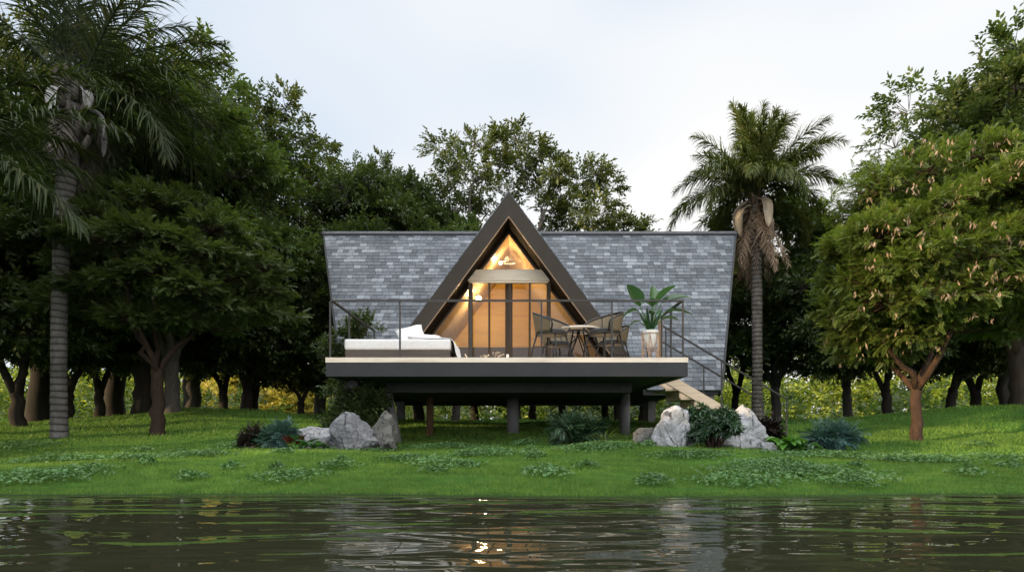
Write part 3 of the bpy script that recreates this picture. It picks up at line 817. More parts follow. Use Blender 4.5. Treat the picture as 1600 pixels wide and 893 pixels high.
def clover():
    r = np.random.default_rng(10); Ps = []
    pat = [(60, 752, 75, 12), (130, 742, 40, 6), (450, 752, 50, 10), (300, 716, 60, 5), (390, 700, 45, 4), (200, 722, 40, 4), (640, 724, 40, 4), (690, 729, 55, 7), (855, 742, 34, 10), (1240, 742, 110, 16),
           (1150, 758, 60, 10), (1330, 762, 40, 7), (1320, 716, 110, 6), (1440, 719, 70, 6), (1200, 728, 60, 7), (1560, 715, 50, 5), (930, 705, 70, 4), (760, 712, 60, 4), (1080, 716, 60, 4), (1510, 745, 22, 4),
           (530, 735, 30, 4), (300, 752, 22, 4), (1100, 700, 60, 3), (700, 700, 60, 3), (90, 720, 60, 5), (20, 700, 60, 4), (1020, 760, 30, 5), (560, 704, 50, 3)]
    for _ in range(22):
        pat.append((r.uniform(0, 1600), 690 + 55 * r.random(), r.uniform(8, 24), r.uniform(1, 2.5)))
    for px, py, rx, ry in pat:
        Y = 562 / ((py - 670) + 26); X = PX(px, Y); RX = rx * Y / 900 * 1.1; RY = min(ry * Y * Y / 560 * .8, 1.0)
        n = int(900 * RX * RY * 3.14 + 60); n = min(n, 2600)
        u = r.normal(size=(n, 2)) * .5; ok = (u ** 2).sum(1) < 1.6; u = u[ok]
        x = X + u[:, 0] * RX; y = Y + u[:, 1] * RY
        lump = .5 + .5 * np.sin(x * 9 + 2 * np.sin(y * 7)) * np.sin(y * 11)
        z = gz(x, y) + (.035 + .085 * np.exp(-(u ** 2).sum(1) * 1.2) * (.35 + .65 * lump)) * r.uniform(.4, 1.1, len(x))
        Ps.append(np.stack([x, y, z], -1))
    P = np.concatenate(Ps); n = len(P)
    D = rnd_dirs(n, r); D[:, 2] = np.abs(D[:, 2]) * .6
    V, F = bake([tmpl_whorl(90 + i, 6, .8, .5) for i in range(3)], P, np.array([0, 0, 1.]) + D * .7, D, r.uniform(.02, .036, n), r)
    tag(npmesh('ground_cover', V, F, M['clover']), 'grey green creeping ground cover in patches on the lawn', 'ground cover', kind='stuff')
clover()

# ------------------------------------------------------------------ rocks
def rock(name, label, c, size, seed, mat, cuts, rz=0, tilt=(0, 0), rough=.15):
    """c = base centre, size = full extents; cuts: planes (normal, offset) in unit space that give the facets"""
    import bmesh
    r = random.Random(seed); bm = bmesh.new(); bmesh.ops.create_icosphere(bm, subdivisions=5, radius=1)
    planes = [(Vector(n).normalized(), o) for n, o in cuts]
    for _ in range(11):
        v = Vector((r.gauss(0, 1), r.gauss(0, 1), r.gauss(0, .8))).normalized(); planes.append((v, r.uniform(.68, .93)))
    off = Vector((seed * 3.1, seed * 1.7, seed))
    for v in bm.verts:
        p = v.co.copy()
        for n, o in planes:
            q = p.dot(n)
            if q > o: p -= n * (q - o) * .97
        k = mnoise.fractal(p * 1.6 + off, 1, 2, 5) * rough + abs(mnoise.noise(p * 4.2 + off)) * rough * .4
        p += v.co.normalized() * k
        v.co = Vector((p.x * size[0] / 2, p.y * size[1] / 2, p.z * size[2] / 2))
    bm.transform(Matrix.Rotation(tilt[0], 4, 'X') @ Matrix.Rotation(tilt[1], 4, 'Y'))
    zm = min(v.co.z for v in bm.verts)
    H = size[2]
    for v in bm.verts: v.co.z += H * .5 - .12
    me = bpy.data.meshes.new(name); bm.to_mesh(me); bm.free(); me.materials.append(mat)
    o = link(name, me); o.location = c; o.rotation_euler = (0, 0, rz)
    return tag(o, label, 'rock', 'rocks under the deck')
def rk(name, label, px0, px1, ytop, ybot, d, seed, mat, cuts, depth=.8, **k):
    x0, x1 = PX(px0, d), PX(px1, d); X = (x0 + x1) / 2; zb = G(X, d); h = PZ(ytop, d) - zb
    rock(name, label, (X, d, zb), ((x1 - x0) * 1.1, (x1 - x0) * depth, (h + .12) * 1.1), seed, M[mat], cuts, **k)
rk('rock', 'tall pale grey rock with dark cracks under the left end of the deck', 514, 592, 654, 700, 9.45, 2, 'rock_grey', [((.8, -.2, .55), .5), ((-1, -.2, .2), .8), ((.1, -1, .1), .6)], .8)
rk('rock', 'dark pointed rock with a slanted top left of the lawn under the deck', 560, 622, 650, 697, 9.75, 4, 'rock_dark', [((-.85, -.1, .6), .32), ((1, 0, .15), .72), ((0, -1, .1), .6)], .8)
rk('rock', 'low white rock partly hidden by broad leaved plants at left of the deck', 455, 535, 664, 700, 9.7, 5, 'rock_white', [((0, 0, 1), .62), ((0, -1, .3), .7)], .6)
rk('rock', 'large rounded white rock beneath the foot of the deck at right', 1022, 1086, 644, 708, 9.2, 7, 'rock_white', [((-1, -.2, .35), .72), ((1, -.2, .3), .75), ((0, -1, .15), .62)], .75)
rk('rock', 'small dark grey rock leaning on the left of the large white rock', 993, 1034, 667, 702, 9.5, 8, 'rock_dark', [((0, -1, .2), .7), ((0, 0, 1), .72)], .8)
rk('rock', 'triangular grey white rock beside the foot of the wooden stair', 1112, 1206, 634, 702, 9.6, 9, 'rock_white', [((-.62, -.3, .62), .34), ((.86, -.1, .48), .44), ((0, -1, .3), .5)], .7)
rk('stone', 'little pale stone lying in the grass between the triangular rock and the bright leaves', 1188, 1212, 688, 701, 9.3, 12, 'rock_white', [((0, 0, 1), .6)], .7)

# ------------------------------------------------------------------ cabin
XC = -.08; GA = 6.21; GS = 1.353; GI = 5.64; DZ = 1.744
def tiles(mb, o, u, v, poly, w=.20, h=.142, lift=.009, r=random):
    """slates laid over a convex polygon given in (u, v) metres from o"""
    o = Vector(o); u = Vector(u).normalized(); v = Vector(v).normalized(); n = u.cross(v).normalized()
    pu = [p[0] for p in poly]; pv = [p[1] for p in poly]
    def clip(sub):
        for i in range(len(poly)):
            a = poly[i]; b = poly[(i + 1) % len(poly)]; out = []
            side = lambda p: (b[0] - a[0]) * (p[1] - a[1]) - (b[1] - a[1]) * (p[0] - a[0])
            for j in range(len(sub)):
                p = sub[j]; q = sub[(j + 1) % len(sub)]; sp, sq = side(p), side(q)
                if sp >= 0: out.append(p)
                if (sp >= 0) != (sq >= 0):
                    t = sp / (sp - sq); out.append((p[0] + (q[0] - p[0]) * t, p[1] + (q[1] - p[1]) * t))
            sub = out
            if len(sub) < 3: return []
        return sub
    row = 0; vv = min(pv)
    while vv < max(pv):
        uu = min(pu) - r.uniform(0, w); run = r.random()
        while uu < max(pu):
            ww = w * r.uniform(.82, 1.2)
            sub = clip([(uu + .004, vv), (uu + ww - .004, vv), (uu + ww - .004, vv + h + .01), (uu + .004, vv + h + .01)])
            if sub:
                if r.random() < .7: run = r.random() ** 1.15
                tn = min(1, max(0, run + r.uniform(-.2, .2))); th = lift * r.uniform(.7, 1.5)
                top = []
                for a, b in sub:
                    f = 1 - (b - vv) / (h + .01)
                    top.append(o + u * a + v * b + n * (.004 + th * f + .006))
                bot = [o + u * a + v * b - n * .01 for a, b in sub]; k = len(sub)
                mb.add(top + bot, [tuple(range(k))] + [(i + k, (i + 1) % k + k, (i + 1) % k, i) for i in range(k)], 0, tn)
            uu += ww
        vv += h; row += 1

cabin = empty('a_frame_cabin', (0, 16, 1.48), 'slate roofed A frame cabin with a glowing glass gable above the deck', 'cabin')
E0, E1 = (14.5, 1.48), (18.0, 6.66)
sl = Vector((0, E1[0] - E0[0], E1[1] - E0[1])); SL = sl.length; sv = sl.normalized(); sn = Vector((0, -sv.z, sv.y))
TH = .2
def sp_(x, s, dn=0): return Vector((x, E0[0], E0[1])) + sv * s + sn * dn
s_val = (GA - E0[1]) / sv.z; w_val = (GA - E0[1]) / GS
polyL = [(-4.25, 0), (XC - w_val, 0), (XC, s_val), (XC, SL), (-5.9, SL)]
polyR = [(XC + w_val, 0), (5.27, 0), (7.0, SL), (XC, SL), (XC, s_val)]
def slab(mb, poly, fn, dn0, dn1, mi):
    k = len(poly); top = [fn(a, b, dn0) for a, b in poly]; bot = [fn(a, b, dn1) for a, b in poly]
    mb.add(top + bot, [tuple(range(k)), tuple(range(2 * k - 1, k - 1, -1))] + [(i + k, (i + 1) % k + k, (i + 1) % k, i) for i in range(k)], mi)
def back(x, s, dn=0):
    p = sp_(x, s, dn); return Vector((p.x, 36 - p.y, p.z))
mb = MB()
slab(mb, polyL, sp_, -.004, -TH, 1); slab(mb, polyR, sp_, -.004, -TH, 1)
polyB = [(-4.25, 0), (5.27, 0), (7.0, SL), (-5.9, SL)]
slab(mb, [polyB[i] for i in (3, 2, 1, 0)], back, -.004, -TH, 1)
tiles(mb, sp_(0, 0), (1, 0, 0), sv, polyL); tiles(mb, sp_(0, 0), (1, 0, 0), sv, polyR)
tiles(mb, back(0, 0), (-1, 0, 0), Vector((0, -sv.y, sv.z)), [(-p[0], p[1]) for p in (polyB[1], polyB[0], polyB[3], polyB[2])], .72, .224)
roof = mb.build('roof', [M['slate'], M['underlay']], cabin)
rc = MB(); rc.hexa([Vector((x, 18 + y, z)) for x in (-5.92, 7.02) for y, z in ((-.03, 6.62), (.03, 6.62), (.01, 6.672), (-.01, 6.672))])
rc.build('ridge_cap', M['ridge'], roof)
for xs in ((5.27, 7.0), (-4.25, -5.9)):
    for f in (sp_, back):
        vg = MB(); vg.bar(f(xs[0], -.02, -.1), f(xs[1], SL, -.1), .05, .26, sn if f is sp_ else Vector((0, -sn.y, sn.z))); vg.build('verge_trim', M['steel'], roof)
sw = MB()
for x0, x1 in ((5.1, 6.72), (-4.08, -5.62)):
    A = Vector((x0, 14.85, 1.62)); B = Vector((x0, 21.15, 1.62)); C = Vector((x1, 18, 6.35)); o_ = Vector((-.12 if x0 > 0 else .12, 0, 0))
    V = [A, B, C, A + o_, B + o_, C + o_]
    sw2 = MB(); sw2.add(V, [(0, 1, 2), (5, 4, 3), (0, 3, 4, 1), (1, 4, 5, 2), (2, 5, 3, 0)]); sw2.build('end_wall', M['underlay'], cabin)
fl = MB(); fl.box((-4.1, 14.75, 1.5), (5.12, 21.25, 1.70)); fl.build('floor_slab', M['under'], cabin)
eb = MB(); eb.box((-4.15, 14.56, 1.36), (XC - w_val + .1, 14.72, 1.50)); eb.build('eave_beam', M['steel'], cabin); eb = MB(); eb.box((XC + w_val - .1, 14.56, 1.36), (5.2, 14.72, 1.50)); eb.build('eave_beam', M['steel'], cabin)
# cross gable: two thick leaves
def yv(z): return 14.5 + (z - 1.48) / sv.z * sv.y
gb_ = MB(); y0 = 13.9
for s in (-1, 1):
    ob = (XC + s * (GA - DZ) / GS, DZ); ib = (XC + s * (GI - DZ) / GS, DZ); oa = (XC, GA); ia = (XC, GI)
    fr = [Vector((p[0], y0, p[1])) for p in (ib, ob, oa, ia)]
    bk = [Vector((p[0], yv(p[1]) + e, p[1])) for p, e in ((ib, .35), (ob, .1), (oa, .1), (ia, .35))]
    V = fr + bk
    F = [(0, 1, 2, 3), (7, 6, 5, 4), (1, 5, 6, 2), (0, 4, 5, 1)]; FI = [(3, 7, 4, 0)]
    if s < 0: F = [f[::-1] for f in F]; FI = [f[::-1] for f in FI]
    gb_.add(V, F, 0); gb_.add(V, FI, 1)
gable = gb_.build('gable_roof', [M['fascia'], M['soffit']], cabin)
gt = MB()
for s in (-1, 1):
    nu = Vector((s * GS, 0, 1)).normalized(); al = Vector((-s, 0, GS)).normalized()
    O = Vector((XC + s * (GA - DZ) / GS, 0, DZ)); LL = (GA - DZ) / al.z
    # slates over the gable leaf: u along depth, v up the slope
    pf = lambda y, q: (y - 14, q)
    if s > 0: tiles(gt, O + Vector((0, 14, 0)) + nu * .004, (0, 1, 0), al, [(-.1, 0), (yv(DZ) - 14, 0), (yv(GA) - 14, LL), (-.1, LL)])
    else: tiles(gt, O + Vector((0, 14, 0)) + nu * .004, (0, -1, 0), al, [(-(yv(DZ) - 14), 0), (.1, 0), (.1, LL), (-(yv(GA) - 14), LL)])
gt.build('gable_slates', M['slate'], gable)
def a_frame(mb, apex, w, y0, y1, zb=DZ + .004, mi=0, bottom=None):
    """an inverted V of perpendicular width w, its outer edge starting at apex"""
    wv = w * math.sqrt(1 + GS * GS)
    for s in (-1, 1):
        q = [(XC + s * (apex - zb) / GS, zb), (XC, apex), (XC, apex - wv), (XC + s * (apex - wv - zb) / GS, zb)]
        V = [Vector((p[0], y0, p[1])) for p in q] + [Vector((p[0], y1, p[1])) for p in q]
        F = [(0, 1, 2, 3), (7, 6, 5, 4), (0, 4, 5, 1), (2, 6, 7, 3), (0, 3, 7, 4)]
        if s > 0: F = [f[::-1] for f in F]
        mb.add(V, [f[::-1] for f in F], mi)
tm = MB(); a_frame(tm, GI - .003, .02, 13.885, 13.94); tm.build('gable_trim', M['trim'], gable)
# glazing
gw = MB(); a_frame(gw, GI - .02, .05, 14.80, 14.90); gw.box((XC - .095, 14.78, DZ + .02), (XC + .095, 14.92, 4.42))
gw.bar((-2.75, 14.85, DZ + .06), (2.6, 14.85, DZ + .06), .08, .1)
win = gw.build('gable_window', M['frame'], cabin)
gm = MB(); a_frame(gm, GI - .105, .025, 14.775, 14.798); gm.build('window_bead', M['trim'], win)
gp = MB(); zb = DZ + .1; az = GI - .13
gp.add([(XC - (az - zb) / GS, 14.86, zb), (XC + (az - zb) / GS, 14.86, zb), (XC, 14.86, az)], [(0, 1, 2)]); gp.build('pane', M['glass'], win)
# header board and door posts
hb = MB(); zt, zb_ = 4.53, 4.235; ht, hbw = .83, 1.05
hb.hexa([Vector(p) for p in [(XC - hbw, 14.50, zb_), (XC + hbw, 14.50, zb_), (XC + hbw, 14.66, zb_), (XC - hbw, 14.66, zb_), (XC - ht, 14.54, zt), (XC + ht, 14.54, zt), (XC + ht, 14.66, zt), (XC - ht, 14.66, zt)]])
hb.build('header_board', M['header'], cabin, bevel=.012)
hs = MB(); hs.box((XC - 1.0, 14.52, zb_ - .045), (XC + 1.0, 14.64, zb_ - .002)); hs.build('header_trim', M['header'], cabin)
for x, wd in ((-1.05, .11), (-.575, .05), (-.055, .05), (.45, .05), (.93, .10)):
    p = MB(); p.box((XC * 0 + x - wd / 2, 14.545, DZ + .003), (x + wd / 2, 14.545 + max(wd, .06), zb_ - .047)); p.build('door_post', M['frame'], cabin)
# interior
IA = 5.56
for s in (-1, 1):
    li = MB(); q = [(XC + s * (IA - 1.76) / GS, 1.76), (XC, IA)]
    V = [Vector((q[0][0], 14.93, q[0][1])), Vector((q[0][0], 18.2, q[0][1])), Vector((q[1][0], 18.2, q[1][1])), Vector((q[1][0], 14.93, q[1][1]))]
    nn = Vector((s * GS, 0, 1)).normalized() * .03
    li.hexa([V[0], V[1], V[1] + nn, V[0] + nn, V[3], V[2], V[2] + nn, V[3] + nn] if s > 0 else [V[1], V[0], V[0] + nn, V[1] + nn, V[2], V[3], V[3] + nn, V[2] + nn]); li.build('ceiling_lining', M['birch'], cabin)
bw = MB(); YB = 18.0; h_ = (IA - 1.76) / GS
bw.add([(XC - h_, YB, 1.76), (XC + h_, YB, 1.76), (XC, YB, IA), (XC - h_, YB + .08, 1.76), (XC + h_, YB + .08, 1.76), (XC, YB + .08, IA)], [(0, 1, 2), (5, 4, 3), (0, 3, 4, 1)])
bw.build('back_wall', M['plywood'], cabin)
wc = MB(); wz = 3.05; hw = (IA - wz) / GS
wc.add([(XC - h_ + .02, YB - .05, 1.78), (XC + h_ - .02, YB - .05, 1.78), (XC + hw - .02, YB - .05, wz), (XC - hw + .02, YB - .05, wz), (XC - h_ + .02, YB - .004, 1.78), (XC + h_ - .02, YB - .004, 1.78), (XC + hw - .02, YB - .004, wz), (XC - hw + .02, YB - .004, wz)],
       [(0, 1, 2, 3), (7, 6, 5, 4), (2, 6, 7, 3), (0, 3, 7, 4), (1, 5, 6, 2)])
wc.build('wainscot', M['wainscot'], cabin)
fi = MB(); fi.box((-2.7, 14.93, 1.705), (2.55, 18.0, 1.752)); fi.build('interior_floor', M['wainscot'], cabin)

# lamps
warm = (1.0, .66, .30)
def lamp_light(name, loc, power, rad):
    li = bpy.data.lights.new(name, 'POINT'); li.energy = power; li.color = warm; li.shadow_soft_size = rad
    o = bpy.data.objects.new(name, li); col.objects.link(o); return o
M['bulb'] = mat_emit('bulb_glow', (1, .78, .45), 8)
M['globe'] = mat_emit('globe_glow', (1, .85, .62), 5)
la = empty('ceiling_lamp', (-.31, 15.62, 5.0), 'bright bare bulb lamp shining just under the gable ceiling', 'lamp')
b = MB(); b.lathe([(.012, -.05), (.035, -.035), (.048, 0), (.035, .035), (.018, .05)], (0, 0, 0), 16); b.build('bulb', M['bulb'], la, True, False)
b = MB(); b.lathe([(.02, .05), (.022, .10), (.006, .12), (.006, .17)], (0, 0, 0), 12); b.build('socket', M['black'], la, True, False)
l1 = lamp_light('bulb_light', (0, 0, -.09), 190, .05); l1.parent = la
gl = empty('globe_lamp', (-.93, 16.0, 4.12), 'small glowing white globe lamp on the left sloping wall inside the gable', 'lamp')
b = MB(); b.lathe([(.085 * math.cos(a), .085 * math.sin(a)) for a in np.linspace(-1.5, 1.5, 11)], (0, 0, 0), 20); b.build('globe', M['globe'], gl, True, False)
b = MB(); b.tube([(-.02, 0, .06), (-.05, 0, .12)], .015, 8); b.build('bracket', M['black'], gl, True, False)
l2 = lamp_light('globe_light', (.14, 0, -.12), 470, .09); l2.parent = gl
rg = empty('ring_pendant', (XC, 15.75, 5.12), 'pale ring pendant lamp hanging in the peak of the gable', 'pendant')
b = MB(); b.tube([(.17 * math.cos(a), .17 * math.sin(a), -.06) for a in np.linspace(0, 2 * math.pi, 28, endpoint=False)], .022, 8, closed=True); b.build('ring', M['ceramic'], rg, True, False)
b = MB(); b.lathe([(.10, 0), (.12, .02), (.10, .09), (.02, .12)], (0, 0, 0), 20); b.build('shade', M['ceramic'], rg, True, False)
b = MB(); b.tube([(0, 0, .12), (0, 0, .24)], .006, 6); [b.tube([(0, 0, .13), (.1 * c, .1 * s, .10), (.17 * c, .17 * s, -.05)], .006, 5) for c, s in ((1, 0), (-1, 0), (0, 1), (0, -1))]; b.build('hanger', M['black'], rg, False, False)

# ------------------------------------------------------------------ deck
DX0, DX1, DY0 = -3.24, 3.06, 10.0
deck = empty('raised_deck', (0, 12, 1.2), 'raised deck with pale timber edge and charcoal steel fascia on concrete columns', 'deck')
b = MB(); y = DY0; k = 0
while y < 14.45:
    x = DX0; 
    b.box((DX0, y + .003, 1.660), (DX1, min(y + .14, 14.48) - .003, DZ)); y += .14
b.build('decking', M['deckwood'], deck)
b = MB(); b.box((DX0 + .004, DY0 + .006, 1.412), (DX1 - .004, DY0 + .14, 1.657)); b.box((DX0 + .004, DY0 + .142, 1.412), (DX0 + .14, 14.5, 1.657)); b.box((DX1 - .14, DY0 + .142, 1.412), (DX1 - .004, 14.5, 1.657))
b.build('fascia', M['steel'], deck, bevel=.006)
b = MB(); b.box((DX0 + .143, DY0 + .143, 1.43), (DX1 - .143, 14.5, 1.64)); b.build('underside_panel', M['under'], deck)
b = MB(); b.box((-2.46, 11.3, 1.22), (2.35, 15.9, 1.427)); b.build('support_box', M['under'], deck)
def column(xb, yb, xt, yt, rb, rt, mat='concrete', name='column'):
    b = MB(); zg = G(xb, yb) - .15; b.tube([(xb, yb, zg), (xt, yt, 1.425 if abs(xt) > 2.5 or yt < 11.3 else 1.225)], [rb, rt], 16); b.build(name, M[mat], deck, True)
column(-3.22, 10.9, -3.02, 10.9, .16, .13); column(-2.30, 11.5, -2.5, 11.5, .13, .11)
column(0.02, 13.6, .02, 13.6, .145, .14); column(2.75, 14.0, 2.75, 14.0, .12, .12)
column(-1.85, 13.0, -1.85, 13.0, .08, .08, 'brownpost', 'wooden_column')
b = MB(); b.box((4.86, 14.62, G(5, 14.7) - .2), (5.12, 14.9, 1.358)); b.build('eave_column', M['concrete'], cabin)
b = MB(); b.box((-4.1, 14.62, G(-4, 14.7) - .2), (-3.86, 14.9, 1.358)); b.build('eave_column', M['concrete'], cabin)
for x in (-4, 5):
    b = MB(); b.box((x - .13, 20.6, G(x, 20.7) - .2), (x + .13, 20.86, 1.498)); b.build('eave_column', M['concrete'], cabin)

# railing
RZ = DZ + 1.0; rw = .028
rail = empty('deck_railing', (0, 10.08, DZ), 'thin dark metal railing along the front and sides of the deck', 'railing')
b = MB(); fy = 10.07
b.bar((-3.17, fy, RZ), (3.0, fy, RZ), .045, .03); b.bar((-3.15, fy + .024, RZ), (-3.15, 13.2, RZ), .045, .03); b.bar((2.98, fy + .024, RZ), (2.98, 11.5, RZ), .045, .03)
b.build('top_rail', M['rail'], rail)
for px in (516, 625, 735.5, 846, 956, 1067):
    X = PX(px, fy); p = MB(); p.box((X - rw / 2, fy - rw / 2, DZ), (X + rw / 2, fy + rw / 2, RZ - .016)); p.build('post', M['rail'], rail)
for X, Y in ((-3.15, 11.15), (-3.15, 13.18), (2.98, 10.8), (2.98, 11.48)):
    p = MB(); p.box((X - rw / 2, Y - rw / 2, DZ), (X + rw / 2, Y + rw / 2, RZ - .016)); p.build('post', M['rail'], rail)

# stair
st = empty('staircase', (4.2, 12.2, .9), 'open pale timber stair with thin metal handrails leading down to the lawn', 'staircase')
SX0, SX1, SZ0 = 3.07, 5.62, 1.70; m_ = -.59
SZ1 = SZ0 + m_ * (SX1 - SX0)
for y, hh in ((11.72, .23), (12.80, .10)):
    b = MB(); V = []
    for yy in (y - .025, y + .025):
        V += [Vector((SX0, yy, SZ0)), Vector((SX1, yy, SZ1)), Vector((SX1, yy, SZ1 - hh)), Vector((SX0, yy, SZ0 - hh))]
    b.add(V, [(0, 1, 2, 3), (7, 6, 5, 4), (0, 4, 5, 1), (1, 5, 6, 2), (2, 6, 7, 3), (3, 7, 4, 0)]); b.build('stringer', M['stairwood'], st)
n = 8; dx = (SX1 - SX0 - .08) / n
for i in range(n):
    x = SX0 + .06 + i * dx; z = SZ0 + m_ * (x - SX0) - .34
    b = MB(); b.box((x, 11.748, z - .04), (x + dx - .002, 12.772, z)); b.build('tread', M['stairwood'], st)
    b = MB(); b.box((x + dx - .03, 11.748, z + m_ * dx + .002), (x + dx - .004, 12.772, z - .042)); b.build('riser', M['stairwood'], st)
for y in (11.72, 12.80):
    b = MB(); x0, x1 = 2.98, 5.58; z0 = SZ0 + .95; z1 = z0 + m_ * (x1 - x0)
    b.bar((x0, y, z0), (x1, y, z1), .04, .03)
    b.build('handrail', M['rail'], st)
    for x in (3.0 if y > 12 else 3.12, 4.25, 5.57):
        zz = z0 + m_ * (x - x0); p = MB(); zb2 = max(G(x, y) - .08, SZ0 + m_ * (x - SX0) - .05) if x < 5.5 else G(x, y) - .1
        p.box((x - .014, y - .040, zb2), (x + .014, y - .027, zz)); p.build('baluster', M['rail'], st)
b = MB(); b.box((2.95, 11.58, DZ + .002), (3.03, 11.64, RZ - .05)); b.build('newel_post', M['trim'], st)

# ------------------------------------------------------------------ daybed
bed = empty('daybed', (-2.09, 11.2, DZ), 'low daybed with white linen mattress on dark wooden base at left of the deck', 'bed')
BX0, BX1, BY0, BY1 = -3.05, -1.13, 10.5, 12.0
b = MB(); b.box((BX0, BY0 + .02, DZ + .055), (BX1, BY1, DZ + .20)); b.build('base', M['bedbase'], bed, bevel=.01)
for x in (BX0 + .06, BX1 - .1):
    for y_ in (BY0 + .1, BY1 - .16):
        p = MB(); p.box((x, y_, DZ + .001), (x + .08, y_ + .08, DZ + .054)); p.build('leg', M['bedbase'], bed)
b = MB(); b.box((-2.55, BY0 + .3, DZ + .002), (-1.3, BY0 + .36, DZ + .05)); b.build('under_rail', M['stairwood'], bed)
def soft_box(name, a, c, mat, parent, amp=.012, seed=1, sub=4, bev=.05):
    import bmesh
    bm = bmesh.new(); bmesh.ops.create_cube(bm, size=1)
    a = Vector(a); c = Vector(c); ce = (a + c) / 2; s = c - a
    for v in bm.verts: v.co = Vector((v.co.x * s.x, v.co.y * s.y, v.co.z * s.z)) + ce
    bmesh.ops.bevel(bm, geom=bm.edges[:], offset=bev, segments=4, profile=.6, affect='EDGES')
    bmesh.ops.subdivide_edges(bm, edges=[e for e in bm.edges if e.calc_length() > .12], cuts=12, use_grid_fill=True)
    for v in bm.verts:
        n = mnoise.fractal(v.co * 3.5 + Vector((seed, seed, 0)), 1, 2, 4) * amp
        v.co += (v.co - ce).normalized() * n
    for f in bm.faces: f.smooth = True
    me = bpy.data.meshes.new(name); bm.to_mesh(me); bm.free(); me.materials.append(mat); return link(name, me, parent)
soft_box('mattress', (BX0 - .01, BY0, DZ + .203), (BX1 + .01, BY1, DZ + .40), M['linen'], bed, .008, 3)
# throw sliding down the right end
def cloth(path, y0, y1, ny, seed, amp=.02):
    V = []; F = []; n = len(path)
    for i, (x, z) in enumerate(path):
        for j in range(ny + 1):
            t = j / ny; y = y0 + (y1 - y0) * t
            k = i / (n - 1)
            V.append((x + amp * k * math.sin(t * 19 + seed), y + .03 * k * math.sin(t * 7 + 2), z + .006 * math.sin(t * 23 + i)))
    for i in range(n - 1):
        for j in range(ny): F.append((i * (ny + 1) + j, i * (ny + 1) + j + 1, (i + 1) * (ny + 1) + j + 1, (i + 1) * (ny + 1) + j))
    return V, F
path = [(-1.62, DZ + .418), (-1.45, DZ + .42), (-1.25, DZ + .422), (-1.13, DZ + .415), (-1.07, DZ + .37), (-1.05, DZ + .28), (-1.035, DZ + .18), (-1.0, DZ + .08), (-.96, DZ + .03), (-.86, DZ + .018), (-.72, DZ + .016)]
V, F = cloth(path, BY0 + .03, BY1 - .35, 40, 1)
b = MB(); b.add(V, F); th = b.build('throw', M['linen'], None, True)
md = th.modifiers.new('thick', 'SOLIDIFY'); md.thickness = .012; md.offset = 1
tag(th, 'rumpled pale throw spilling from the daybed end onto the deck', 'blanket')
def pillow(loc, size, rot, label, seed):
    n = 14; V = []; F = []
    for side in (1, -1):
        for i in range(n + 1):
            for j in range(n + 1):
                u = 2 * i / n - 1; v = 2 * j / n - 1
                e = max(0, (1 - u ** 4) * (1 - v ** 4)) ** .5
                pin = 1 - .10 * (1 - abs(u)) * abs(v) ** 3 - .0
                h = side * e * .5 * size[2] * (1 + .25 * mnoise.noise(Vector((u * 2, v * 2, seed))))
                V.append((u * size[0] / 2 * (1 - .08 * (1 - abs(v) ** 2) * abs(u) ** 6), v * size[1] / 2 * (1 - .08 * (1 - abs(u) ** 2) * abs(v) ** 6), h))
    for s in range(2):
        o = s * (n + 1) ** 2
        for i in range(n):
            for j in range(n):
                f = (o + i * (n + 1) + j, o + (i + 1) * (n + 1) + j, o + (i + 1) * (n + 1) + j + 1, o + i * (n + 1) + j + 1)
                F.append(f if s == 0 else f[::-1])
    b = MB(); b.add(V, F); o = b.build('pillow', M['linen'], None, True); o.location = loc; o.rotation_euler = rot
    return tag(o, label, 'pillow', 'pillows on the daybed')
pillow((-1.93, 11.0, DZ + .555), (.52, .44, .15), (R(48), R(-16), R(12)), 'white pillow propped up at a slant on the daybed', 1.2)
pillow((-1.62, 10.95, DZ + .475), (.64, .46, .15), (R(4), R(6), R(-10)), 'white pillow lying flat nearest the right end of the daybed', 4.2)

# little things on the deck
yl = empty('yellow_lantern', (-1.12, 12.35, DZ), 'little yellow tulip shaped lantern on the deck by the daybed', 'lantern')
yl.location = (-1.22, 12.1, DZ)
b = MB(); b.lathe([(.07, 0), (.075, .02), (.02, .04), (.018, .30), (.03, .32)], (0, 0, 0), 16); b.build('stand', M['tray'], yl, True, False)
b = MB(); n = 12
prof = [(.04, .32), (.11, .35), (.12, .42), (.07, .50)]
b.lathe(prof, (0, 0, 0), 10)
for k in range(5):
    a = 2 * math.pi * k / 5; c, s = math.cos(a), math.sin(a)
    b.add([(.07 * c - .035 * s, .07 * s + .035 * c, .48), (.07 * c + .035 * s, .07 * s - .035 * c, .48), (.10 * c, .10 * s, .60)], [(0, 1, 2)])
b.build('shade', M['yellow'], yl, False, False)
tr = empty('serving_tray', (-.86, 10.75, DZ), 'pale wooden serving tray on the deck beside the daybed', 'tray')
b = MB(); b.box((-.19, -.13, .002), (.19, .13, .02)); b.box((-.19, -.13, .0205), (.19, -.115, .05)); b.box((-.19, .115, .0205), (.19, .13, .05)); b.box((-.19, -.1145, .0205), (-.175, .1145, .05)); b.box((.175, -.1145, .0205), (.19, .1145, .05))
b.build('board', M['tray'], tr, False, False)
bt = MB(); bt.tube([(-.80, 10.75, DZ + .024), (-.88, 10.76, DZ + .16)], [.011, .008], 8); bt.lathe([(.001, 0), (.03, .004), (.035, .012), (.002, .018)], (-.79, 10.75, DZ + .021), 12)
tag(bt.build('wooden_spoon', M['tray'], None, True), 'slim wooden spoon standing aslant in the serving tray', 'spoon')
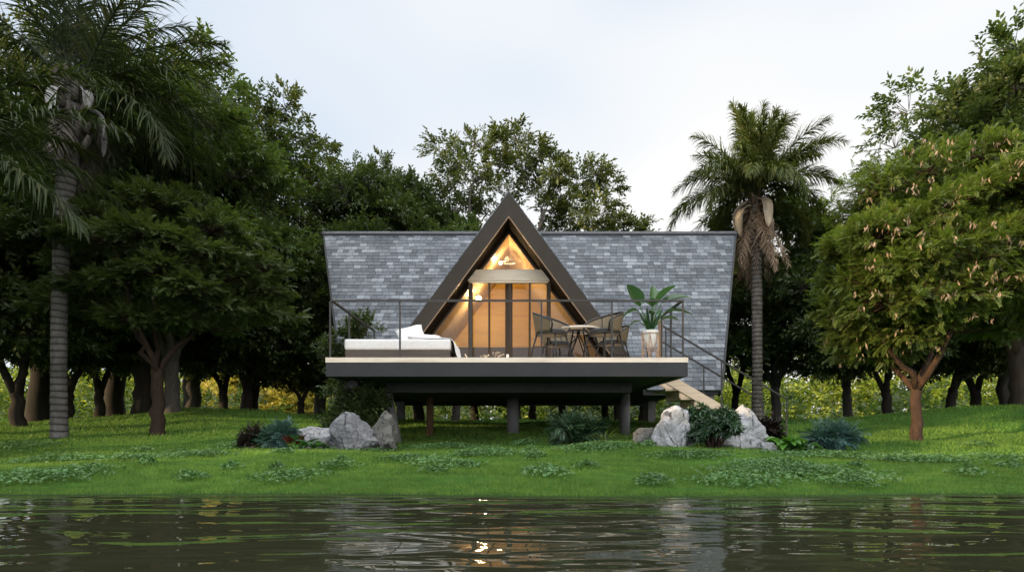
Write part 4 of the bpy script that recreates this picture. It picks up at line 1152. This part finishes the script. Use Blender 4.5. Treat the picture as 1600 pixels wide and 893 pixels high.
def sprig(name, x, y, n, h, seed, label, fallen=0):
    r = np.random.default_rng(seed); root = empty(name, (x, y, DZ), label, 'flowers', 'dry flower sprigs on the deck')
    s = MB(); V = []; F = []
    for i in range(n):
        a = r.uniform(-.3, 3.4); e = Vector((math.cos(a) * h * r.uniform(.2, .9), r.normal() * .04, h * r.uniform(.15, 1)))
        s.tube([(0, 0, .006), e * .5 + Vector((0, 0, .02)), e], [.003, .003, .002], 4)
        for _ in range(6):
            q = leaf_quad(np.array(e), rnd_dirs(1, r)[0], (.1, .2, 1), .028, .022, .2, .1); k = len(V); V += list(q); F += [(k, k + 1, k + 2), (k, k + 2, k + 3)]
    s.build('stalk', M['bark_brown'], root, False, False); npmesh('blossom', np.array(V), np.array(F), M['blossom'], root, False)
sprig('flower_sprig', PX(757, 10.4), 10.4, 9, .09, 3, 'small low posy of pale dry blossoms on the deck edge')
sprig('flower_sprig', PX(783, 10.5), 10.5, 16, .17, 4, 'taller spray of pinkish dry blossoms beside the candle on the deck')
cd = empty('candle', (PX(793, 10.4), 10.4, DZ), 'short cream candle on the deck next to the blossom spray', 'candle')
b = MB(); b.lathe([(.022, .001), (.024, .01), (.023, .10), (.019, .105)], (0, 0, 0), 14); b.build('wax', M['wax'], cd, True, False)
b = MB(); b.tube([(0, 0, .105), (.002, 0, .125)], .002, 5); b.build('wick', M['black'], cd, False, False)

# ------------------------------------------------------------------ table and chairs
tb = empty('round_table', (1.27, 11.05, DZ), 'round pale topped table on crossed dark legs among the rattan chairs', 'table')
b = MB(); b.lathe([(.42, .635), (.43, .643), (.43, .665), (.42, .673)], (0, 0, 0), 40); b.build('tabletop', M['deckwood'], tb, False, False)
b = MB(); b.lathe([(.2, .615), (.22, .625), (.22, .634)], (0, 0, 0), 24); b.build('mount', M['black'], tb, False, False)
for k in range(4):
    a = math.pi / 4 + k * math.pi / 2; c, s = math.cos(a), math.sin(a); p = MB()
    p.tube([(.06 * c - .08 * s, .06 * s + .08 * c, .62), (.30 * c, .30 * s, .003)], .013, 8); p.tube([(.06 * c + .08 * s, .06 * s - .08 * c, .62), (.30 * c, .30 * s, .003)], .012, 8)
    p.build('leg', M['black'], tb, True, False)
def make_chair(loc, rz, label):
    """faces local -Y... the backrest is at local +Y"""
    root = empty('rattan_chair', loc, label, 'chair', 'rattan chairs around the round table', rz)
    def hoop(t):  # t in [-1,1]: top hoop of the back sweeping down into the arms
        a = t * R(118); rx, ry = .31, .30
        x = rx * math.sin(a); y = ry * math.cos(a)
        z = .66 + .20 * max(0, math.cos(a * .76)) ** 1.0 - .02
        return Vector((x, y, z))
    def base(t):
        a = t * R(118); return Vector((.245 * math.sin(a), .245 * math.cos(a), .455 + .0 * t))
    N = 24; b = MB()
    top = [hoop(-1 + 2 * i / N) for i in range(N + 1)]; bot = [base(-1 + 2 * i / N) for i in range(N + 1)]
    # arms curl in and down to the seat ring at the front
    b.tube([bot[0] + Vector((0, -.01, 0)), (bot[0] + top[0]) / 2 + Vector((-.035, -.06, .02)), top[0] + Vector((-.005, -.03, -.015)), *top, top[-1] + Vector((.005, -.03, -.015)), (bot[-1] + top[-1]) / 2 + Vector((.035, -.06, .02)), bot[-1] + Vector((0, -.01, 0))], .0145, 8)
    b.tube([(.25 * math.sin(a), .25 * math.cos(a), .45) for a in np.linspace(0, 2 * math.pi, 32, endpoint=False)], .014, 8, closed=True)
    b.tube([top[N // 2 - 5], bot[N // 2 - 5]], .010, 6); b.tube([top[N // 2 + 5], bot[N // 2 + 5]], .010, 6); b.tube([top[N // 2], bot[N // 2]], .010, 6)
    b.build('frame', M['black'], root, True, False)
    V = []; F = []; K = 5
    for i in range(N + 1):
        for k in range(K + 1):
            p = bot[i].lerp(top[i], .06 + .9 * k / K); V.append(p)
    for i in range(N):
        for k in range(K): F.append((i * (K + 1) + k, (i + 1) * (K + 1) + k, (i + 1) * (K + 1) + k + 1, i * (K + 1) + k + 1))
    b = MB(); b.add(V, F); o = b.build('backrest', M['rattan'], root, True, False); md = o.modifiers.new('thick', 'SOLIDIFY'); md.thickness = .01
    b = MB(); b.lathe([(.20, .455), (.235, .462), (.245, .485), (.235, .51), (.20, .522), (.05, .526)], (0, 0, 0), 28); b.build('cushion', M['cushion'], root, True, False)
    b = MB(); b.lathe([(.10, .43), (.236, .435), (.24, .449)], (0, 0, 0), 28); b.build('seat', M['rattan'], root, True, False)
    for sx, sy in ((-1, -1), (1, -1), (-1, 1), (1, 1)):
        p = MB(); p.tube([(sx * .17, sy * .17, .45), (sx * .215, sy * .215, .22), (sx * .245, sy * .25, .003)], [.014, .013, .011], 8); p.build('leg', M['black'], root, True, False)
    b = MB(); b.tube([(-.21, -.21, .24), (0, -.11, .25), (.21, -.21, .24)], .008, 6); b.tube([(-.21, .21, .24), (0, .11, .25), (.21, .21, .24)], .008, 6); b.build('stretcher', M['black'], root, True, False)
    return root
c0 = make_chair((.72, 10.55, DZ), R(55), 'rattan chair left of the round table, nearest the door posts, turned right')
c0.scale = (1.12, 1.12, 1.08)
dup(c0, (1.69, 10.55, DZ), R(-52), (1.14, 1.14, 1.1), label='rattan chair right of the round table, at the front, turned left')
dup(c0, (.92, 11.85, DZ), R(28), (1.1, 1.1, 1.05), label='rattan chair behind the round table on its left, mostly hidden')
dup(c0, (2.04, 11.7, DZ), R(-50), (1.1, 1.1, 1.05), label='rattan chair behind the right front chair, near the potted plant')

# ------------------------------------------------------------------ big leaves
def blade(mb, base, tip_dir, L, W, droop, stem=None, roll=0, mi=0, fold=.25, tipw=.0):
    b = Vector(base); d = Vector(tip_dir).normalized(); n = 9; rows = []
    side = d.cross(Vector((0, 0, 1))); side = side.normalized() if side.length > .05 else Vector((1, 0, 0))
    side = Matrix.Rotation(roll, 3, d) @ side
    p = b.copy()
    for i in range(n + 1):
        t = i / n
        up = side.cross(d).normalized()
        w_ = W * .5 * (math.sin(math.pi * t ** .75) ** .75 if 0 < t < 1 else .02)
        e = w_ * fold * 2
        rows.append([p - side * w_ + up * e, p - side * w_ * .5 + up * e * .35, p.copy(), p + side * w_ * .5 + up * e * .35, p + side * w_ + up * e])
        d = (d + Vector((0, 0, -droop / n))).normalized(); p = p + d * L / n
    V = [v for q in rows for v in q]
    mb.add(V, [(i * 5 + k, i * 5 + k + 1, i * 5 + k + 6, i * 5 + k + 5) for i in range(n) for k in range(4)], mi)
pp = empty('potted_plant', (2.52, 10.5, DZ), 'big leaved plant in a white pot on a wooden stand on the deck', 'potted plant')
b = MB(); b.lathe([(.05, .24), (.085, .27), (.135, .42), (.148, .545), (.14, .55), (.13, .53)], (0, 0, 0), 28); b.build('pot', M['ceramic'], pp, True, False)
b = MB(); b.lathe([(.129, .515), (.05, .525)], (0, 0, 0), 20); b.build('soil', M['soil'], pp, False, False)
sd = MB()
for k in range(6):
    a = k * math.pi / 3 + .2; c, s = math.cos(a), math.sin(a)
    sd.tube([(.165 * c, .165 * s, .50), (.155 * c, .155 * s, .003)], .010, 6)
    sd.tube([(.165 * c, .165 * s, .50), (.09 * math.cos(a + .5), .09 * math.sin(a + .5), .26), (.155 * math.cos(a + 1.05), .155 * math.sin(a + 1.05), .02)], .008, 6)
sd.tube([(.166 * math.cos(a), .166 * math.sin(a), .49) for a in np.linspace(0, 2 * math.pi, 30, endpoint=False)], .009, 6, closed=True)
sd.build('stand', M['legwood'], pp, True, False)
lf = MB(); ss = MB()
# (stem end x, y, z), leaf direction, length, width, droop, roll
for e, dr, L, W, dp, rl in [((-.20, -.05, .98), (-.45, -.2, .9), .42, .24, .5, .3), ((.10, .0, 1.00), (.55, -.1, .85), .46, .22, .6, -.3), ((.22, .05, 1.06), (1, -.1, .45), .50, .20, .5, .5), ((.02, -.1, .96), (-.5, -.5, .5), .34, .20, 1.2, 0),
                            ((-.24, -.05, .90), (-1, -.1, .15), .32, .13, 1.3, .2), ((-.18, .05, .72), (-1, 0, .1), .24, .09, 1.1, 0), ((.26, -.05, .88), (1, -.1, .2), .44, .18, .6, .3), ((.18, -.1, .72), (.8, -.3, .35), .28, .15, .9, 0), ((.06, .1, 1.02), (.1, .3, 1), .40, .2, .4, .8), ((0, -.12, .8), (.1, -.8, .4), .3, .16, 1.2, 0)]:
    E = Vector(e); ss.tube([(e[0] * .12, e[1] * .12, .52), (e[0] * .5, e[1] * .5, .52 + (e[2] - .52) * .6), e], [.014, .011, .008], 6)
    blade(lf, E, dr, L * 1.12, W * 1.2, dp, roll=rl)
for k in range(9):
    a = k * 2.4; x, y_ = math.cos(a), math.sin(a); blade(lf, (x * .03, y_ * .03, .52), (x * .35, y_ * .35, 1), .34 + .02 * k, .06, .6, roll=k)
lf.build('leaves', M['leaf_big'], pp, True, False); ss.build('stem', M['leaf_bright'], pp, True, False)

# ------------------------------------------------------------------ garden plants
def at(px, d): X = PX(px, d); return (X, d, G(X, d))
r_ = np.random.default_rng(15)
def ball(n, R3, r, z0=None): return [(r.uniform(-1, 1) * R3[0], r.uniform(-1, 1) * R3[1], (z0 or R3[2]) + r.uniform(-.5, .8) * R3[2]) for _ in range(n)]
shrub('blue_shrub', at(428, 9.5), ball(9, (.15, .12, .15), r_), FERN, .18, M['leaf_blue'], 51, 'blue green feathery shrub left of the white rock and red leaved plant', 20, 6, .13, .9, droop=.35)
shrub('dark_shrub', at(402, 9.6), ball(5, (.10, .1, .13), r_), NARROW, .16, M['leaf_maroon'], 52, 'small dark reddish shrub at the left side of the blue green shrub', 14, 5, .12)
shrub('rhododendron', at(1113, 9.05), ball(22, (.27, .2, .30), r_, .28), WHORL, .15, M['leaf_bush'], 53, 'glossy dark green bush between the two white rocks at right', 16, 3, .17, .9)
shrub('blue_fern', at(1300, 9.6), [(x, r_.uniform(-.1, .1), .16 + .08 * r_.random()) for x in np.linspace(-.22, .24, 7)], FERN, .24, M['leaf_blue'], 54, 'blue green fern at the right end of the plants by the stair', 16, 4, .12, .9, droop=.45, cat='fern')
shrub('dark_fern', at(905, 10.2), [(x, r_.uniform(-.15, .15), .16 + .10 * r_.random()) for x in np.linspace(-.26, .26, 8)], FERN, .24, M['leaf_bush'], 55, 'dark fern bush in the shade under the middle of the deck', 16, 5, .14, .9, droop=.35, cat='fern')
shrub('maroon_shrub', at(1190, 10.0), ball(6, (.13, .1, .16), r_, .22), BROAD, .17, M['leaf_maroon'], 56, 'dark maroon shrub behind the triangular rock by the palm', 14, 5, .12)
shrub('climbing_shrub', at(545, 13.2), [(r_.uniform(-.55, .5), r_.uniform(-.3, .3), z) for z in np.linspace(.3, 2.4, 13)], BROAD, .18, M['leaf_dark'], 57, 'tall dark shrub growing up beside the left end of the deck', 20, 6, .36)
shrub('dark_shrub', at(545, 10.6), [(r_.uniform(-.42, .42), r_.uniform(-.1, .4), z) for z in np.linspace(.25, 1.0, 13)], BROAD, .18, M['leaf_dark'], 58, 'dark leafy shrub in the shadow under the left corner of the deck', 16, 6, .24)
def rosette(name, loc, n, L, W, up, droop, mat, label, seed, cat='plant', fold=.25):
    r = np.random.default_rng(seed); root = empty(name, loc, label, cat); b = MB(); s = MB()
    for i in range(n):
        a = i * 2.4 + r.normal() * .2; e = up * r.uniform(.6, 1.3); x, y = math.cos(a), math.sin(a)
        h = r.uniform(.04, .14) * L * 3; o = r.uniform(.03, .12) * L * 3
        P0 = Vector((x * o, y * o, h)); s.tube([(0, 0, -.03), (x * o * .4, y * o * .4, h * .6), P0], [.008, .006, .005], 5)
        blade(b, P0, (x, y, e), L * r.uniform(.75, 1.2), W * r.uniform(.8, 1.15), droop * r.uniform(.7, 1.3), roll=r.normal() * .25, fold=fold)
    b.build('leaves', mat, root, True, False); s.build('stem', mat, root, True, False); return root
rosette('red_cordyline', at(457, 9.25), 16, .24, .045, 1.6, .7, M['leaf_red'], 'red leaved spiky plant in front of the low white rock', 61)
rosette('grass_tuft', at(462, 9.0), 26, .17, .014, 1.1, 1.0, M['leaf_bright'], 'yellow green grassy tuft at the foot of the red leaved plant', 62)
rosette('broad_leaved_plant', at(490, 9.1), 15, .22, .11, .8, 1.0, M['leaf_big'], 'dark broad leaved plant in front of the low white rock, beside the grey rock', 63)
rosette('broad_leaved_plant', at(472, 9.35), 8, .26, .13, 1.5, .8, M['leaf_big'], 'taller dark broad leaves just behind the red leaved plant', 64)
rosette('hosta', at(1225, 9.3), 17, .30, .17, .9, 1.1, M['leaf_bright'], 'bright green plant with broad leaves right of the triangular rock', 65)
rosette('hosta', at(1258, 9.15), 10, .22, .13, .8, 1.1, M['leaf_big'], 'darker broad leaved plant touching the left side of the blue fern', 66)
rosette('grass_tuft', at(945, 9.9), 30, .26, .02, 1.3, 1.0, M['leaf_mid'], 'grassy tuft right of the dark fern under the deck', 67)
rosette('arching_plant', at(866, 10.2), 9, .34, .03, 1.6, 1.1, M['leaf_bush'], 'thin arching dark plant left of the dark fern under the deck', 68)

# ------------------------------------------------------------------ sky and sun
SUN_EL, SUN_AZ = R(10.5), math.atan2(-.90, -.43)
wd = bpy.data.worlds.new('World'); scn.world = wd; wd.use_nodes = True
t = wd.node_tree; t.nodes.clear()
def wn(typ, **k):
    n = t.nodes.new(typ)
    for a, v in k.items(): setattr(n, a, v)
    return n
sky = wn('ShaderNodeTexSky', sky_type='NISHITA'); sky.sun_disc = False; sky.sun_elevation = SUN_EL; sky.sun_rotation = SUN_AZ % (2 * math.pi)
sky.air_density = 1.0; sky.dust_density = 1.5
b1 = wn('ShaderNodeBackground'); b1.inputs['Strength'].default_value = .10; t.links.new(sky.outputs[0], b1.inputs['Color'])
tc = wn('ShaderNodeTexCoord'); mp = wn('ShaderNodeMapping'); mp.inputs['Scale'].default_value = (1, 1, 2.2); t.links.new(tc.outputs['Generated'], mp.inputs['Vector'])
nz = wn('ShaderNodeTexNoise'); nz.inputs['Scale'].default_value = 1.1; nz.inputs['Detail'].default_value = 2.5; nz.inputs['Roughness'].default_value = .55; t.links.new(mp.outputs[0], nz.inputs['Vector'])
sx = wn('ShaderNodeSeparateXYZ'); t.links.new(tc.outputs['Generated'], sx.inputs[0])
ma = wn('ShaderNodeMath', operation='MULTIPLY_ADD'); t.links.new(sx.outputs['X'], ma.inputs[0]); ma.inputs[1].default_value = .22; t.links.new(nz.outputs['Fac'], ma.inputs[2])
rp = wn('ShaderNodeValToRGB'); t.links.new(ma.outputs[0], rp.inputs[0])
e = rp.color_ramp.elements; e[0].position = .30; e[0].color = (.80, .80, .80, 1); e[1].position = .66; e[1].color = (.97, .97, .97, 1)
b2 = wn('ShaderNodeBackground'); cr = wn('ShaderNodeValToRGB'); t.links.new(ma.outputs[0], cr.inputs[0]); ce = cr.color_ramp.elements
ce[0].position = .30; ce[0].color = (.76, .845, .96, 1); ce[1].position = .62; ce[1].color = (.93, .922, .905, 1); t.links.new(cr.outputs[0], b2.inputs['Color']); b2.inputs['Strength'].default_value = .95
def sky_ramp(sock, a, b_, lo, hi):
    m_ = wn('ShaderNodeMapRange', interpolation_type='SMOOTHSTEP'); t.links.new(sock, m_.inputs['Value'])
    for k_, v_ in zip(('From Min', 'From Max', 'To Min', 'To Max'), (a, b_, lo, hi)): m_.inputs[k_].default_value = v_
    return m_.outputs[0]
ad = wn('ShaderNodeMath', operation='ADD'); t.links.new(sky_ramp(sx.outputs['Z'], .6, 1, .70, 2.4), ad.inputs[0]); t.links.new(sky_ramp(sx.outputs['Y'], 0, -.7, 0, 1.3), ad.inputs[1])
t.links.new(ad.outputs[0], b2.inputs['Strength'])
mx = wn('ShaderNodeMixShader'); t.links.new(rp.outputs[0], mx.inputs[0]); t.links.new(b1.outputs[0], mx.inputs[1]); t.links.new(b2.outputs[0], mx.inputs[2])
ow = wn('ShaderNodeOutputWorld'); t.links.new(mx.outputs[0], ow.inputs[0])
su = bpy.data.lights.new('sun', 'SUN'); su.energy = 5.0; su.angle = R(.9); su.color = (1, .74, .42)
so = bpy.data.objects.new('sun', su); col.objects.link(so)
dv = Vector((math.sin(SUN_AZ) * math.cos(SUN_EL), math.cos(SUN_AZ) * math.cos(SUN_EL), math.sin(SUN_EL)))
so.rotation_euler = dv.to_track_quat('Z', 'Y').to_euler(); so.location = dv * 40

# ------------------------------------------------------------------ camera and render
cam = bpy.data.cameras.new('camera'); co = bpy.data.objects.new('camera', cam); col.objects.link(co)
co.location = (0, 0, .5); co.rotation_euler = (R(90), 0, 0)
cam.sensor_width = 36; cam.lens = 20.25; cam.shift_y = (670 - 446.5) / 1600; cam.clip_end = 3000; cam.clip_start = .05
scn.camera = co
scn.render.engine = 'CYCLES'
scn.view_settings.view_transform = 'Standard'; scn.view_settings.look = 'None'; scn.view_settings.exposure = .7; scn.view_settings.gamma = 1
c = scn.cycles; c.max_bounces = 6; c.diffuse_bounces = 3; c.glossy_bounces = 3; c.transmission_bounces = 3; c.transparent_max_bounces = 8
c.use_denoising = True; c.use_adaptive_sampling = True; c.sample_clamp_indirect = 4; c.caustics_reflective = False; c.caustics_refractive = False
